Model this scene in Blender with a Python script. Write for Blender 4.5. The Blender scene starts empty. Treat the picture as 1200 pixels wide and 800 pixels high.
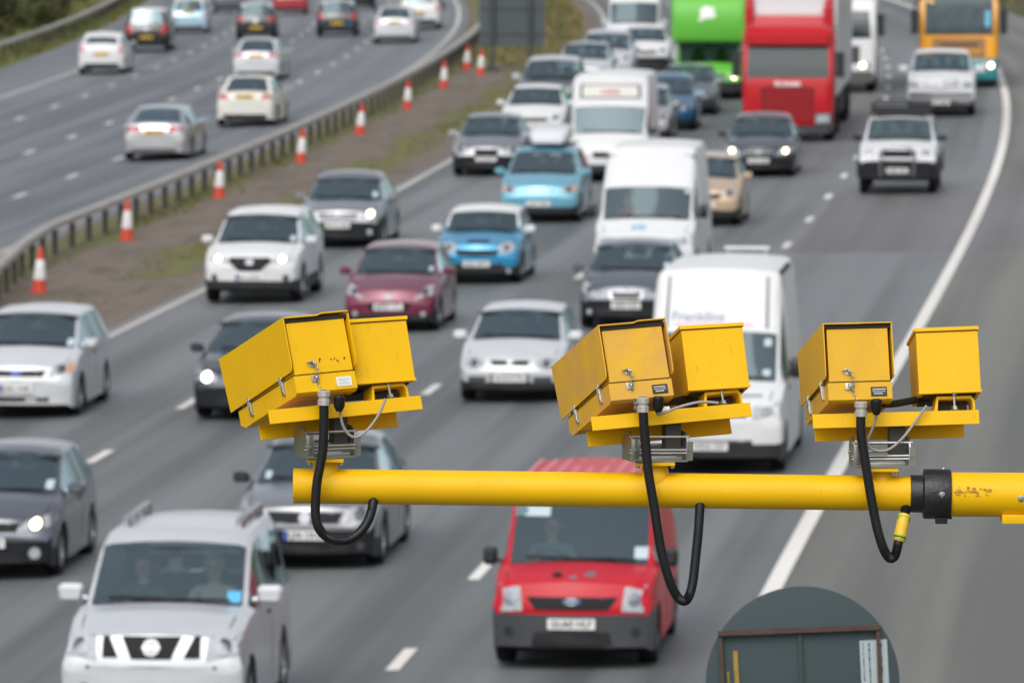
import bpy, bmesh, math, random
import numpy as np
from mathutils import Vector, Matrix, Euler
from mathutils.bvhtree import BVHTree

random.seed(7)
S = bpy.context.scene
COL = S.collection
RAD = math.radians

# ------------------------------------------------------------------ camera
CAM_H = 9.6
F_PX = 8400.0                    # focal length in pixels of a 1200 px wide picture
PITCH = math.atan(650 / F_PX)
cam_data = bpy.data.cameras.new('camera')
cam_data.sensor_width = 36.0
cam_data.lens = 36.0 * F_PX / 1200
cam_data.clip_start = 0.5
cam_data.clip_end = 6000
cam_data.dof.use_dof = True
cam_data.dof.focus_distance = 19.1
cam_data.dof.aperture_fstop = 12.8
cam = bpy.data.objects.new('camera', cam_data)
cam.location = (0, 0, CAM_H)
cam.rotation_euler = (math.pi / 2 - PITCH, 0, 0)
COL.objects.link(cam)
S.camera = cam

# ------------------------------------------------------------------ sky and sun (bright overcast)
SUN_EL, SUN_AZ = RAD(50), RAD(196)          # azimuth clockwise from +Y
world = bpy.data.worlds.new('World')
S.world = world
world.use_nodes = True
wn = world.node_tree
wn.nodes.clear()
w_out = wn.nodes.new('ShaderNodeOutputWorld')
w_bg = wn.nodes.new('ShaderNodeBackground')
w_sky = wn.nodes.new('ShaderNodeTexSky')
w_sky.sky_type = 'NISHITA'
w_sky.sun_disc = False
w_sky.sun_elevation = SUN_EL
w_sky.sun_rotation = SUN_AZ
w_sky.dust_density = 4.0
w_hsv = wn.nodes.new('ShaderNodeHueSaturation')
w_hsv.inputs['Saturation'].default_value = 0.28     # overcast: the blue is veiled by cloud
w_bg.inputs['Strength'].default_value = 0.15
wn.links.new(w_sky.outputs[0], w_hsv.inputs['Color'])
wn.links.new(w_hsv.outputs[0], w_bg.inputs['Color'])
wn.links.new(w_bg.outputs[0], w_out.inputs['Surface'])
sun_data = bpy.data.lights.new('sun', 'SUN')
sun_data.energy = 0.7
sun_data.angle = RAD(60)
sun_data.color = (1.0, 0.965, 0.92)
sun = bpy.data.objects.new('sun', sun_data)
sun_dir = Vector((math.sin(SUN_AZ) * math.cos(SUN_EL), math.cos(SUN_AZ) * math.cos(SUN_EL), math.sin(SUN_EL)))
sun.rotation_euler = (-sun_dir).to_track_quat('-Z', 'Y').to_euler()
COL.objects.link(sun)
S.view_settings.view_transform = 'Standard'
S.view_settings.look = 'None'
S.view_settings.gamma = 1
S.view_settings.exposure = 0.36
S.view_settings.use_curve_mapping = False
S.cycles.max_bounces = 8
S.cycles.transparent_max_bounces = 16
S.cycles.use_denoising = True

# ------------------------------------------------------------------ road geometry
RC = [2.4173270003918283e-09, -1.127107498804305e-06, -0.0001253616708159695, 0.09529420281341518, 9.444285198907572]
_R400 = np.polyval(RC, 250.0)
_D400 = (np.polyval(RC, 250.5) - np.polyval(RC, 249.5))
def road_x(Y):
    """X of the hard-shoulder edge line of the approaching carriageway."""
    if Y > 400:
        return float(_R400 + _D400 * (Y - 400) - 0.0002 * (Y - 400) ** 2)
    return float(np.polyval(RC, Y - 150.0))
def road_slope(Y):
    return road_x(Y + .5) - road_x(Y - .5)
def gz(off, Y):
    c = float(np.interp(off, [-60, -8, 0, 14.6, 19, 36, 39, 60, 90], [-2.0, 0.0, 0, -.2, -.4, -1.05, -1.05, 0.5, 5.0]))
    return c - .22 * (max(Y - 190, 0) / 87) ** 2
def rp(off, Y, dz=0.0):
    m = road_slope(Y); n = math.hypot(1, m); Yc = Y - off * m / n
    m = road_slope(Yc); n = math.hypot(1, m); Yc = Y - off * m / n
    return Vector((road_x(Yc) - off / n, Y, gz(off, Y) + dz))
def pix(px, py, Y):
    """World point seen at a pixel of the 1200x800 photo, at distance Y."""
    dx = (px - 600) / F_PX; dy = -(py - 400) / F_PX
    c, s = math.cos(PITCH), math.sin(PITCH)
    d = Vector((dx, c + dy * s, -s + dy * c))
    return Vector((0, 0, CAM_H)) + d * (Y / d.y)

# ------------------------------------------------------------------ materials
MATS = {}
def principled(name):
    m = bpy.data.materials.new(name); m.use_nodes = True
    nt = m.node_tree
    return m, nt, nt.nodes['Principled BSDF']
def mat(name, rgb, rough=.5, metal=0.0, coat=0.0, var=.12, scale=6.0, spec=.5, bump=0.0, rvar=0.0):
    if name in MATS: return MATS[name]
    m, nt, b = principled(name)
    b.inputs['Roughness'].default_value = rough
    b.inputs['Metallic'].default_value = metal
    b.inputs['Coat Weight'].default_value = coat
    b.inputs['Coat Roughness'].default_value = .16
    b.inputs['Specular IOR Level'].default_value = spec
    tc = nt.nodes.new('ShaderNodeTexCoord')
    n = nt.nodes.new('ShaderNodeTexNoise'); n.inputs['Scale'].default_value = scale; n.inputs['Detail'].default_value = 6
    nt.links.new(tc.outputs['Object'], n.inputs['Vector'])
    mx = nt.nodes.new('ShaderNodeMix'); mx.data_type = 'RGBA'
    mx.inputs['A'].default_value = (*[c * (1 - var) for c in rgb], 1)
    mx.inputs['B'].default_value = (*[min(1, c * (1 + var)) for c in rgb], 1)
    nt.links.new(n.outputs['Fac'], mx.inputs['Factor'])
    nt.links.new(mx.outputs['Result'], b.inputs['Base Color'])
    if rvar:
        mr = nt.nodes.new('ShaderNodeMapRange')
        mr.inputs['To Min'].default_value = max(.02, rough - rvar); mr.inputs['To Max'].default_value = rough + rvar
        nt.links.new(n.outputs['Fac'], mr.inputs['Value']); nt.links.new(mr.outputs['Result'], b.inputs['Roughness'])
    if bump:
        bp = nt.nodes.new('ShaderNodeBump'); bp.inputs['Strength'].default_value = bump; bp.inputs['Distance'].default_value = .01
        nt.links.new(n.outputs['Fac'], bp.inputs['Height']); nt.links.new(bp.outputs['Normal'], b.inputs['Normal'])
    MATS[name] = m
    return m
def emit(name, rgb, strength):
    if name in MATS: return MATS[name]
    m, nt, b = principled(name)
    b.inputs['Base Color'].default_value = (.8, .8, .75, 1)
    b.inputs['Emission Color'].default_value = (*rgb, 1)
    b.inputs['Emission Strength'].default_value = strength
    MATS[name] = m
    return m
def paint(name, rgb, metal=.0, rough=.35, coat=1.0, spec=.5):
    return mat('paint ' + name, rgb, rough=rough, metal=metal, coat=coat, spec=spec, var=.06, scale=2.5, rvar=.06)
def glass_mat(name, tint, base=.05):
    if name in MATS: return MATS[name]
    m = bpy.data.materials.new(name); m.use_nodes = True
    nt = m.node_tree; nt.nodes.clear()
    o = nt.nodes.new('ShaderNodeOutputMaterial')
    t = nt.nodes.new('ShaderNodeBsdfTransparent'); t.inputs['Color'].default_value = (*tint, 1)
    g = nt.nodes.new('ShaderNodeBsdfGlossy'); g.inputs['Roughness'].default_value = .03; g.inputs['Color'].default_value = (.72, .93, 1, 1)
    lw = nt.nodes.new('ShaderNodeLayerWeight'); lw.inputs['Blend'].default_value = .5
    pw = nt.nodes.new('ShaderNodeMath'); pw.operation = 'POWER'; pw.inputs[1].default_value = 2.5
    mr = nt.nodes.new('ShaderNodeMapRange'); mr.inputs['To Min'].default_value = base; mr.inputs['To Max'].default_value = 1.0
    mx = nt.nodes.new('ShaderNodeMixShader')
    nt.links.new(lw.outputs['Facing'], pw.inputs[0]); nt.links.new(pw.outputs[0], mr.inputs['Value'])
    nt.links.new(mr.outputs['Result'], mx.inputs['Fac'])
    nt.links.new(t.outputs[0], mx.inputs[1]); nt.links.new(g.outputs[0], mx.inputs[2]); nt.links.new(mx.outputs[0], o.inputs['Surface'])
    MATS[name] = m
    return m
GLASS = glass_mat('window glass', (.48, .57, .59), .16)
GLASS_DARK = glass_mat('privacy glass', (.12, .14, .15), .14)
TYRE = mat('tyre rubber', (.012, .012, .013), .8, spec=.3)
ALLOY = mat('alloy', (.42, .43, .45), .35, metal=.7)
STEEL_RIM = mat('steel rim', (.08, .08, .085), .5, metal=.4)
BLACK = mat('black plastic', (.012, .013, .015), .5)
GREYPL = mat('grey bumper plastic', (.045, .048, .054), .55)
UNDER = mat('underbody', (.006, .006, .006), .9, spec=.1)
SEATM = mat('seat fabric', (.035, .037, .04), .9)
LINING = mat('cabin lining', (.03, .032, .034), .9)
LAMP = mat('headlamp lens', (.36, .38, .40), .35, metal=.0, var=.4, scale=14, spec=.3)
LAMPD = mat('headlamp bowl', (.16, .17, .19), .12, metal=.8)
AMBER = mat('amber lens', (.75, .25, .04), .2)
TAIL = mat('tail lamp red', (.35, .008, .012), .15, coat=.6)
CHROME = mat('chrome', (.33, .34, .355), .32, metal=.9)
PLATE_W = mat('white plate', (.78, .78, .76), .35, var=.03)
PLATE_Y = mat('yellow plate', (.75, .48, .03), .35, var=.03)
INK = mat('plate ink', (.01, .01, .012), .5)
EUBLUE = mat('plate blue band', (.01, .06, .40), .4)
STICK = mat('paper sticker', (.42, .52, .55), .6)
LIT = emit('lit headlamp', (1.0, .74, .40), 5.0)
LITW = emit('lit headlamp white', (1.0, .90, .72), 5.0)
SKIN = mat('skin', (.45, .27, .19), .6)

# ------------------------------------------------------------------ mesh helpers
def link(o, parent=None):
    COL.objects.link(o)
    if parent is not None: o.parent = parent
    return o
def mesh_obj(name, verts, faces, mats, parent=None, fmats=None, smooth=True, angle=38):
    me = bpy.data.meshes.new(name)
    me.from_pydata([tuple(v) for v in verts], [], faces)
    if not isinstance(mats, (list, tuple)): mats = [mats]
    for m in mats: me.materials.append(m)
    if fmats is not None: me.polygons.foreach_set('material_index', fmats)
    bm = bmesh.new(); bm.from_mesh(me)
    bmesh.ops.recalc_face_normals(bm, faces=bm.faces) if fmats != 'keep' else None
    bm.to_mesh(me); bm.free()
    if smooth:
        me.polygons.foreach_set('use_smooth', [True] * len(me.polygons))
        me.set_sharp_from_angle(angle=RAD(angle))
    me.update()
    return link(bpy.data.objects.new(name, me), parent)
class MB:
    """Collects simple shapes into one mesh."""
    def __init__(s): s.v = []; s.f = []; s.m = []
    def add(s, vs, fs, mi=0, M=None):
        b = len(s.v)
        s.v += [(M @ Vector(v)) if M is not None else Vector(v) for v in vs]
        s.f += [tuple(i + b for i in f) for f in fs]; s.m += [mi] * len(fs)
        return s
    def box(s, x0, x1, y0, y1, z0, z1, mi=0, M=None, bev=0.0):
        bm = bmesh.new()
        bmesh.ops.create_cube(bm, size=1)
        for v in bm.verts:
            v.co = Vector((x0 + (v.co.x + .5) * (x1 - x0), y0 + (v.co.y + .5) * (y1 - y0), z0 + (v.co.z + .5) * (z1 - z0)))
        if bev: bmesh.ops.bevel(bm, geom=bm.edges[:], offset=bev, segments=2, profile=.6, affect='EDGES')
        bm.verts.index_update()
        s.add([v.co.copy() for v in bm.verts], [[v.index for v in f.verts] for f in bm.faces], mi, M); bm.free()
        return s
    def prism(s, poly, axis, a0, a1, mi=0, M=None):
        """poly of 2D points extruded along axis (0 x, 1 y, 2 z)."""
        def mk(p, a):
            return {0: (a, p[0], p[1]), 1: (p[0], a, p[1]), 2: (p[0], p[1], a)}[axis]
        n = len(poly)
        vs = [mk(p, a0) for p in poly] + [mk(p, a1) for p in poly]
        fs = [list(range(n)), list(range(2 * n - 1, n - 1, -1))] + [[i, (i + 1) % n, n + (i + 1) % n, n + i] for i in range(n)]
        return s.add(vs, fs, mi, M)
    def tube(s, pts, r, seg=10, mi=0, M=None, cap=True):
        pts = [Vector(p) for p in pts]; rs = r if isinstance(r, (list, tuple)) else [r] * len(pts)
        vs = []; fs = []; up = None
        for i, p in enumerate(pts):
            t = (pts[min(i + 1, len(pts) - 1)] - pts[max(i - 1, 0)]).normalized()
            if up is None:
                up = t.orthogonal().normalized()
            up = (up - t * up.dot(t)).normalized(); sd = t.cross(up)
            for k in range(seg):
                a = 2 * math.pi * k / seg
                vs.append(p + (up * math.cos(a) + sd * math.sin(a)) * rs[i])
        for i in range(len(pts) - 1):
            for k in range(seg):
                fs.append([i * seg + k, i * seg + (k + 1) % seg, (i + 1) * seg + (k + 1) % seg, (i + 1) * seg + k])
        if cap: fs += [list(range(seg))[::-1], [(len(pts) - 1) * seg + k for k in range(seg)]]
        return s.add(vs, fs, mi, M)
    def lathe(s, prof, seg=24, mi=0, M=None):
        """prof of (r, a): revolve about local z."""
        vs = []; fs = []; n = len(prof)
        for k in range(seg):
            a = 2 * math.pi * k / seg
            vs += [(r * math.cos(a), r * math.sin(a), h) for r, h in prof]
        for k in range(seg):
            for i in range(n - 1):
                fs.append([k * n + i, ((k + 1) % seg) * n + i, ((k + 1) % seg) * n + i + 1, k * n + i + 1])
        return s.add(vs, fs, mi, M)
    def hull(s, secs, seg=5, mi=0, M=None):
        """loft of rounded rectangles along y: (y, x0, x1, z0, z1, radius)."""
        vs = []; fs = []
        for (y, x0, x1, z0, z1, r) in secs:
            r = min(r, abs(x1 - x0) / 2 - 1e-4, abs(z1 - z0) / 2 - 1e-4)
            for (cx, cz, a0) in ((x1 - r, z1 - r, 0), (x0 + r, z1 - r, 90), (x0 + r, z0 + r, 180), (x1 - r, z0 + r, 270)):
                for k in range(seg):
                    a = RAD(a0 + 90 * k / (seg - 1)); vs.append((cx + r * math.cos(a), y, cz + r * math.sin(a)))
        n = 4 * seg
        for i in range(len(secs) - 1):
            for k in range(n): fs.append([i * n + k, i * n + (k + 1) % n, (i + 1) * n + (k + 1) % n, (i + 1) * n + k])
        fs += [list(range(n)), [(len(secs) - 1) * n + k for k in range(n)][::-1]]
        return s.add(vs, fs, mi, M)
    def build(s, name, mats, parent=None, smooth=True, angle=38):
        return mesh_obj(name, s.v, s.f, mats, parent, s.m, smooth, angle)
def smooth_path(pts, n=6):
    pts = [Vector(p) for p in pts]; out = []
    for i in range(len(pts) - 1):
        p0, p1, p2, p3 = pts[max(i - 1, 0)], pts[i], pts[i + 1], pts[min(i + 2, len(pts) - 1)]
        for k in range(n):
            t = k / n
            out.append(.5 * ((2 * p1) + (p2 - p0) * t + (2 * p0 - 5 * p1 + 4 * p2 - p3) * t * t + (3 * p1 - p0 - 3 * p2 + p3) * t ** 3))
    return out + [pts[-1]]
def text_geo(txt, size, align='CENTER', bold=0.0):
    cu = bpy.data.curves.new('lettering', 'FONT'); cu.body = txt; cu.size = size; cu.align_x = align; cu.align_y = 'CENTER'
    cu.offset = bold; cu.extrude = .002
    ob = bpy.data.objects.new('lettering', cu)
    me = bpy.data.meshes.new_from_object(ob)
    vs = [v.co.copy() for v in me.vertices]; fs = [list(p.vertices) for p in me.polygons]
    bpy.data.objects.remove(ob); bpy.data.meshes.remove(me); bpy.data.curves.remove(cu)
    return vs, fs
def empty(name, loc, rz=0.0):
    o = bpy.data.objects.new(name, None); o.location = loc; o.rotation_euler = (0, 0, rz); o.empty_display_size = .3
    return link(o)
def tag(o, label, cat, group=None, kind=None):
    o['label'] = label; o['category'] = cat
    if group: o['group'] = group
    if kind: o['kind'] = kind
    return o

# ================================================================== SETTING
def strip(name, o0, o1, y0, y1, m, dz=0.0, no=2, step=4.0, kind='structure', o0f=None, o1f=None):
    """A sheet that follows the road between two offsets; its UV is (offset, distance)."""
    ny = max(1, int((y1 - y0) / step)); vs = []; fs = []; uv = []
    for j in range(ny + 1):
        Y = y0 + (y1 - y0) * j / ny
        a = o0f(Y) if o0f else o0; b = o1f(Y) if o1f else o1
        for i in range(no + 1):
            of = a + (b - a) * i / no
            vs.append(rp(of, Y, dz)); uv.append((of, Y))
    for j in range(ny):
        for i in range(no):
            q = j * (no + 1) + i; fs.append((q, q + no + 1, q + no + 2, q + 1))
    me = bpy.data.meshes.new(name); me.from_pydata([tuple(v) for v in vs], [], fs); me.materials.append(m)
    u = me.uv_layers.new(name='UVMap')
    for l in me.loops: u.data[l.index].uv = uv[l.vertex_index]
    bm = bmesh.new(); bm.from_mesh(me)
    for f in bm.faces:
        if f.normal.z < 0: f.normal_flip()
    bm.to_mesh(me); bm.free()
    me.polygons.foreach_set('use_smooth', [True] * len(me.polygons)); me.update()
    o = link(bpy.data.objects.new(name, me)); o['kind'] = kind
    return o
def road_mat(name, lo, hi, seed, rough=.55):
    m, nt, b = principled(name)
    N = nt.nodes.new; L = nt.links.new
    uv = N('ShaderNodeUVMap')
    def noise(sx, sy, det, off):
        mp = N('ShaderNodeMapping'); mp.inputs['Scale'].default_value = (sx, sy, 1); mp.inputs['Location'].default_value = (off, off * 1.7, seed)
        t = N('ShaderNodeTexNoise'); t.inputs['Scale'].default_value = 1; t.inputs['Detail'].default_value = det
        L(uv.outputs[0], mp.inputs['Vector']); L(mp.outputs[0], t.inputs['Vector'])
        return t.outputs['Fac']
    streak = noise(1.1, .012, 3, seed); patch = noise(.12, .05, 4, seed + 3); grain = noise(38, 38, 4, seed + 9)
    a = N('ShaderNodeMath'); a.operation = 'MULTIPLY_ADD'; a.inputs[1].default_value = .75; L(streak, a.inputs[0])
    p = N('ShaderNodeMath'); p.operation = 'MULTIPLY_ADD'; p.inputs[1].default_value = .30; p.inputs[2].default_value = 0; L(patch, p.inputs[0]); L(p.outputs[0], a.inputs[2])
    g = N('ShaderNodeMath'); g.operation = 'MULTIPLY_ADD'; g.inputs[1].default_value = .22; L(grain, g.inputs[0]); L(a.outputs[0], g.inputs[2])
    mr = N('ShaderNodeMapRange'); mr.inputs['From Min'].default_value = .55; mr.inputs['From Max'].default_value = .71; L(g.outputs[0], mr.inputs['Value'])
    mx = N('ShaderNodeMix'); mx.data_type = 'RGBA'; mx.inputs['A'].default_value = (*lo, 1); mx.inputs['B'].default_value = (*hi, 1)
    L(mr.outputs[0], mx.inputs['Factor']); L(mx.outputs['Result'], b.inputs['Base Color'])
    b.inputs['Roughness'].default_value = rough; b.inputs['Specular IOR Level'].default_value = .4
    bp = N('ShaderNodeBump'); bp.inputs['Strength'].default_value = .5; bp.inputs['Distance'].default_value = .006; L(grain, bp.inputs['Height']); L(bp.outputs[0], b.inputs['Normal'])
    MATS[name] = m
    return m
ROAD = road_mat('asphalt', (.073, .082, .084), (.142, .153, .158), 1.0)
ROAD2 = road_mat('asphalt far side', (.078, .087, .098), (.134, .145, .158), 5.0)
SHOULDER = road_mat('shoulder asphalt', (.088, .090, .078), (.148, .149, .132), 9.0)
PATCHM = road_mat('resurfaced asphalt', (.098, .092, .095), (.142, .133, .138), 13.0)
def line_mat(name, rgb, seed):
    m = road_mat(name, tuple(c * .78 for c in rgb), rgb, seed, .6); return m
LINE = line_mat('road paint', (.72, .70, .66), 21.0)
LINE_OLD = line_mat('worn road paint', (.44, .42, .39), 25.0)

def ground_mix(name, cols, scale, seed):
    """procedural mixture of soil, moss and grass tones."""
    m, nt, b = principled(name); N = nt.nodes.new; L = nt.links.new
    uv = N('ShaderNodeUVMap'); mp = N('ShaderNodeMapping'); mp.inputs['Location'].default_value = (seed, seed, seed); mp.inputs['Scale'].default_value = scale
    L(uv.outputs[0], mp.inputs['Vector'])
    t = N('ShaderNodeTexNoise'); t.inputs['Detail'].default_value = 8; t.inputs['Roughness'].default_value = .62; t.inputs['Scale'].default_value = 1; L(mp.outputs[0], t.inputs['Vector'])
    r = N('ShaderNodeValToRGB'); r.color_ramp.elements.remove(r.color_ramp.elements[1])
    for i, (pos, c) in enumerate(cols):
        e = r.color_ramp.elements[0] if i == 0 else r.color_ramp.elements.new(pos)
        e.position = pos; e.color = (*c, 1)
    L(t.outputs['Fac'], r.inputs['Fac']); L(r.outputs[0], b.inputs['Base Color'])
    b.inputs['Roughness'].default_value = .95; b.inputs['Specular IOR Level'].default_value = .2
    f = N('ShaderNodeTexNoise'); f.inputs['Scale'].default_value = 9; f.inputs['Detail'].default_value = 6; L(uv.outputs[0], f.inputs['Vector'])
    bp = N('ShaderNodeBump'); bp.inputs['Strength'].default_value = .8; bp.inputs['Distance'].default_value = .05; L(f.outputs['Fac'], bp.inputs['Height']); L(bp.outputs[0], b.inputs['Normal'])
    return m
SOIL = ground_mix('median soil', [(.30, (.095, .076, .062)), (.46, (.165, .138, .118)), (.60, (.125, .104, .086)), (.72, (.10, .10, .045))], (.9, .16, 1), 3)
MOSS = ground_mix('median moss', [(.32, (.14, .12, .10)), (.44, (.125, .115, .065)), (.56, (.13, .135, .05)), (.66, (.145, .13, .08)), (.76, (.12, .125, .05))], (.8, .22, 1), 8)
GRASS = ground_mix('verge grass', [(.32, (.075, .085, .025)), (.50, (.095, .12, .032)), (.66, (.13, .115, .05)), (.8, (.08, .07, .04))], (.4, .12, 1), 12)
FIELD = ground_mix('field', [(.3, (.06, .075, .025)), (.6, (.10, .11, .04))], (.02, .02, 1), 2)

Y0, Y1 = -20.0, 470.0
sh_edge = lambda Y: float(np.interp(Y, [0, 100, 300, 400], [-3.0, -3.4, -3.7, -4.2]))
strip('approach_carriageway', 0.1, 14.7, Y0, Y1, ROAD, no=6)
strip('hard_shoulder', 0, 0.1, Y0, Y1, SHOULDER, no=2, o0f=sh_edge)
strip('median', 14.7, 20.5, Y0, Y1, SOIL, no=6)
strip('departing_carriageway', 20.5, 34.3, Y0, Y1, ROAD2, no=4)
strip('departing_hard_shoulder', 34.3, 37.6, Y0, Y1, ROAD2, no=2)
strip('left_verge', 37.6, 95, Y0, Y1, GRASS, no=10)
RVERGE = ground_mix('right verge grass', [(.35, (.050, .052, .028)), (.55, (.080, .088, .040)), (.7, (.095, .085, .050))], (.4, .12, 1), 17)
strip('right_verge', -70, -3, Y0, Y1, RVERGE, no=10, o1f=sh_edge)
strip('road_patch', -3.2, 3.55, 148.5, 170, PATCHM, dz=.004, step=3)
strip('road_patch', 3.9, 5.4, 196, 232, PATCHM, dz=.004, step=3)
terr = MB().add([(-2500, -300, -4), (2500, -300, -4), (2500, 4000, -9), (-2500, 4000, -9)], [(0, 1, 2, 3)]).build('terrain', FIELD); terr['kind'] = 'structure'
# mossy strips in the median: irregular edges
def wob(a, amp, f, ph): return lambda Y: a + amp * (math.sin(Y * f + ph) + .6 * math.sin(Y * f * 2.3 + ph * 2) + .5 * math.sin(Y * f * 5.1))
strip('moss_strip', 0, 0, 144, 262, MOSS, dz=.006, step=.8, no=3, o0f=wob(15.6, .12, .5, 1), o1f=wob(16.95, .30, .37, 2))
strip('moss_strip', 0, 0, 118, 262, MOSS, dz=.006, step=.8, no=2, o0f=wob(18.9, .05, .6, 4), o1f=lambda Y: 20.3)
strip('moss_strip', 15.3, 20.3, 260, 460, MOSS, dz=.006, step=2)
# painted lines
def solid(off, w, m, y0=Y0, y1=Y1): strip('edge_line', off - w / 2, off + w / 2, y0, y1, m, dz=.008, no=1)
solid(0, .22, LINE); solid(14.4, .18, LINE_OLD); solid(20.95, .2, LINE_OLD); solid(34.25, .22, LINE_OLD)
def dashes(off, y0, m, ys=30, ye=460):
    vs = []; fs = []; uv = []
    k = math.ceil((ys - y0) / 9)
    while y0 + 9 * k < ye:
        a = y0 + 9 * k - 1.0; b = a + 2.0; q = len(vs)
        for Y in (a, b):
            for o in (off - .075, off + .075): vs.append(rp(o, Y, .008)); uv.append((o, Y))
        fs.append((q, q + 2, q + 3, q + 1)); k += 1
    me = bpy.data.meshes.new('lane_marking'); me.from_pydata([tuple(v) for v in vs], [], fs); me.materials.append(m)
    u = me.uv_layers.new(name='UVMap')
    for l in me.loops: u.data[l.index].uv = uv[l.vertex_index]
    o = link(bpy.data.objects.new('lane_marking', me)); o['kind'] = 'structure'
dashes(3.72, 79.0, LINE); dashes(7.3, 115.3, LINE); dashes(10.9, 104.2, LINE)
dashes(24.3, 188.0, LINE); dashes(27.6, 212.0, LINE); dashes(31.2, 236.4, LINE)

# grass tufts of the median and verge: nobody could count them
def tufts(name, n, fo, fy, hmin, hmax, mats):
    mb = MB()
    for _ in range(n):
        of, Y = fo(), fy(); p = rp(of, Y); h = random.uniform(hmin, hmax); mi = random.randrange(len(mats))
        for k in range(5):
            a = random.uniform(0, 6.28); w = h * .13; d = Vector((math.cos(a), math.sin(a), 0)); e = Vector((-d.y, d.x, 0)) * w
            b = p + d * h * .2; tp = p + d * h * random.uniform(.35, .9) + Vector((0, 0, h * random.uniform(.6, 1)))
            mb.add([b - e, b + e, tp], [(0, 1, 2)], mi)
    o = mb.build(name, mats, smooth=False); o['kind'] = 'stuff'; return o
G1 = mat('grass blade', (.085, .10, .03), .8, var=.3, scale=3, spec=.2); G2 = mat('dry grass blade', (.20, .16, .07), .8, var=.3, scale=3, spec=.2)
G3 = mat('bright grass blade', (.13, .15, .04), .8, var=.3, scale=3, spec=.2)
def yy(a, b): return lambda: random.uniform(a, b)
def tri(a, b):
    return lambda: random.triangular(a, b)
def patchy(y0, y1):
    cs = [(random.uniform(y0, y1), random.uniform(1.0, 5)) for _ in range(26)]
    def f():
        c, w = random.choice(cs); return min(y1, max(y0, random.gauss(c, w)))
    return f
tufts('grass', 1300, lambda: random.gauss(16.2, .33), patchy(146, 262), .03, .09, [G1, G2, G3])
tufts('grass', 260, lambda: random.gauss(16.4, .5), patchy(122, 150), .03, .08, [G1, G2, G3])
tufts('grass', 700, lambda: random.gauss(19.3, .3), patchy(120, 262), .05, .16, [G1, G2, G3])
tufts('grass', 2600, yy(15.4, 19.2), yy(258, 420), .10, .3, [G1, G2, G2])
tufts('grass', 4500, yy(37.7, 48), yy(255, 430), .12, .4, [G1, G3, G2])
tufts('grass', 1800, lambda: random.uniform(-12, -4.4), yy(200, 440), .12, .35, [G1, G2])

# ---------------------------------------------------------------- crash barriers
GALV = mat('galvanised steel', (.31, .295, .27), .65, metal=.15, var=.25, scale=1.2)
GALVD = mat('weathered post steel', (.05, .048, .044), .8, var=.3)
def barrier(label, fo, y0, y1, post_step, dark, beam_mat):
    root = empty('crash_barrier', rp(fo(y0), y0)); tag(root, label, 'crash barrier')
    inv = Matrix.Translation(-root.location)
    prof = [(-.10, .57), (-.12, .59), (-.12, .69), (-.10, .72), (0, .73), (.10, .72), (.12, .69), (.12, .59), (.10, .57)]
    vs = []; fs = []; n = len(prof); Y = y0; k = 0
    while Y <= y1:
        p = rp(fo(Y), Y); m = road_slope(Y)
        for (a, h) in prof: vs.append(inv @ (p + Vector((-a, a * m, h))))
        if k:
            for i in range(n - 1): fs.append(((k - 1) * n + i, k * n + i, k * n + i + 1, (k - 1) * n + i + 1))
        k += 1; Y += 2
    mesh_obj('beam', vs, fs, beam_mat, root)
    pm = None; Y = y0 + .3
    while Y < y1:
        p = rp(fo(Y), Y) - root.location; m = road_slope(Y)
        if pm is None:
            o = MB().box(-.055, .055, -.05, -.035, -.2, .60).box(-.055, .055, .035, .05, -.2, .60).box(-.01, .01, -.035, .035, -.2, .60).box(-.07, .07, -.07, .07, .595, .62).build('post', dark, root, smooth=False); pm = o.data
        else:
            o = link(bpy.data.objects.new('post', pm), root)
        o.location = p; o.rotation_euler = (0, 0, -math.atan(m)); Y += post_step
    return root
cb = lambda Y: float(np.interp(Y, [120, 136, 147, 153, 330], [16.8, 18.0, 19.1, 19.5, 19.5]))
barrier('weathered steel crash barrier on short posts along the median behind the cones', cb, 122, 300, 2.4, GALVD, GALV)
barrier('long steel crash barrier on the grass verge below the dark bushes, top left', lambda Y: 38.5, 262, 420, 3.2, GALVD, GALV)
# ---------------------------------------------------------------- cones
CONE_R = mat('cone red plastic', (.52, .055, .028), .6, var=.35, scale=9); CONE_W = mat('cone reflective sleeve', (.56, .56, .55), .5, var=.25, scale=9)
cone_lab = ['red and white cone nearest the camera, beside the flared barrier end', 'second cone from the near barrier end, below the barrier kink',
 'leaning-looking cone between the white crossover and the departing silver car', 'cone behind the dark grey hatchback with lit headlights, on bare soil',
 'cone beside the barrier opposite the white departing saloon', 'middle distance cone, fourth before the dark sign', 'cone on the moss strip third before the dark sign',
 'farthest cone, close against the barrier beside the dark sign', 'cone standing just left of the dark road sign posts, nearer the traffic']
cone_spots = [(17.8, 140.9), (18.6, 157.8), (18.75, 174.4), (18.6, 190.5), (18.55, 206), (18.6, 223.1), (18.6, 239.9), (18.75, 256.8), (17.95, 250.6)]
base_mb = MB().lathe([(.19, 0), (.19, .04), (.135, .05), (.122, .27), (.078, .66), (.042, .90), (.03, .91), (.0001, .91)], 20)
cone_me = sleeve_me = None
for i, (o_, Y) in enumerate(cone_spots):
    r = empty('traffic_cone', rp(o_, Y), random.uniform(-.4, .4)); r.rotation_euler.x = random.uniform(-.03, .03); r.rotation_euler.y = random.uniform(.02, .13)
    tag(r, cone_lab[i], 'traffic cone', 'red and white cones along the central barrier')
    if cone_me is None:
        b = base_mb.build('cone_body', CONE_R, r); s_ = MB().lathe([(.122, .27), (.128, .275), (.083, .655), (.078, .66)], 20).build('reflective_sleeve', CONE_W, r); cone_me, sleeve_me = b.data, s_.data
    else:
        link(bpy.data.objects.new('cone_body', cone_me), r); link(bpy.data.objects.new('reflective_sleeve', sleeve_me), r)
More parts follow.
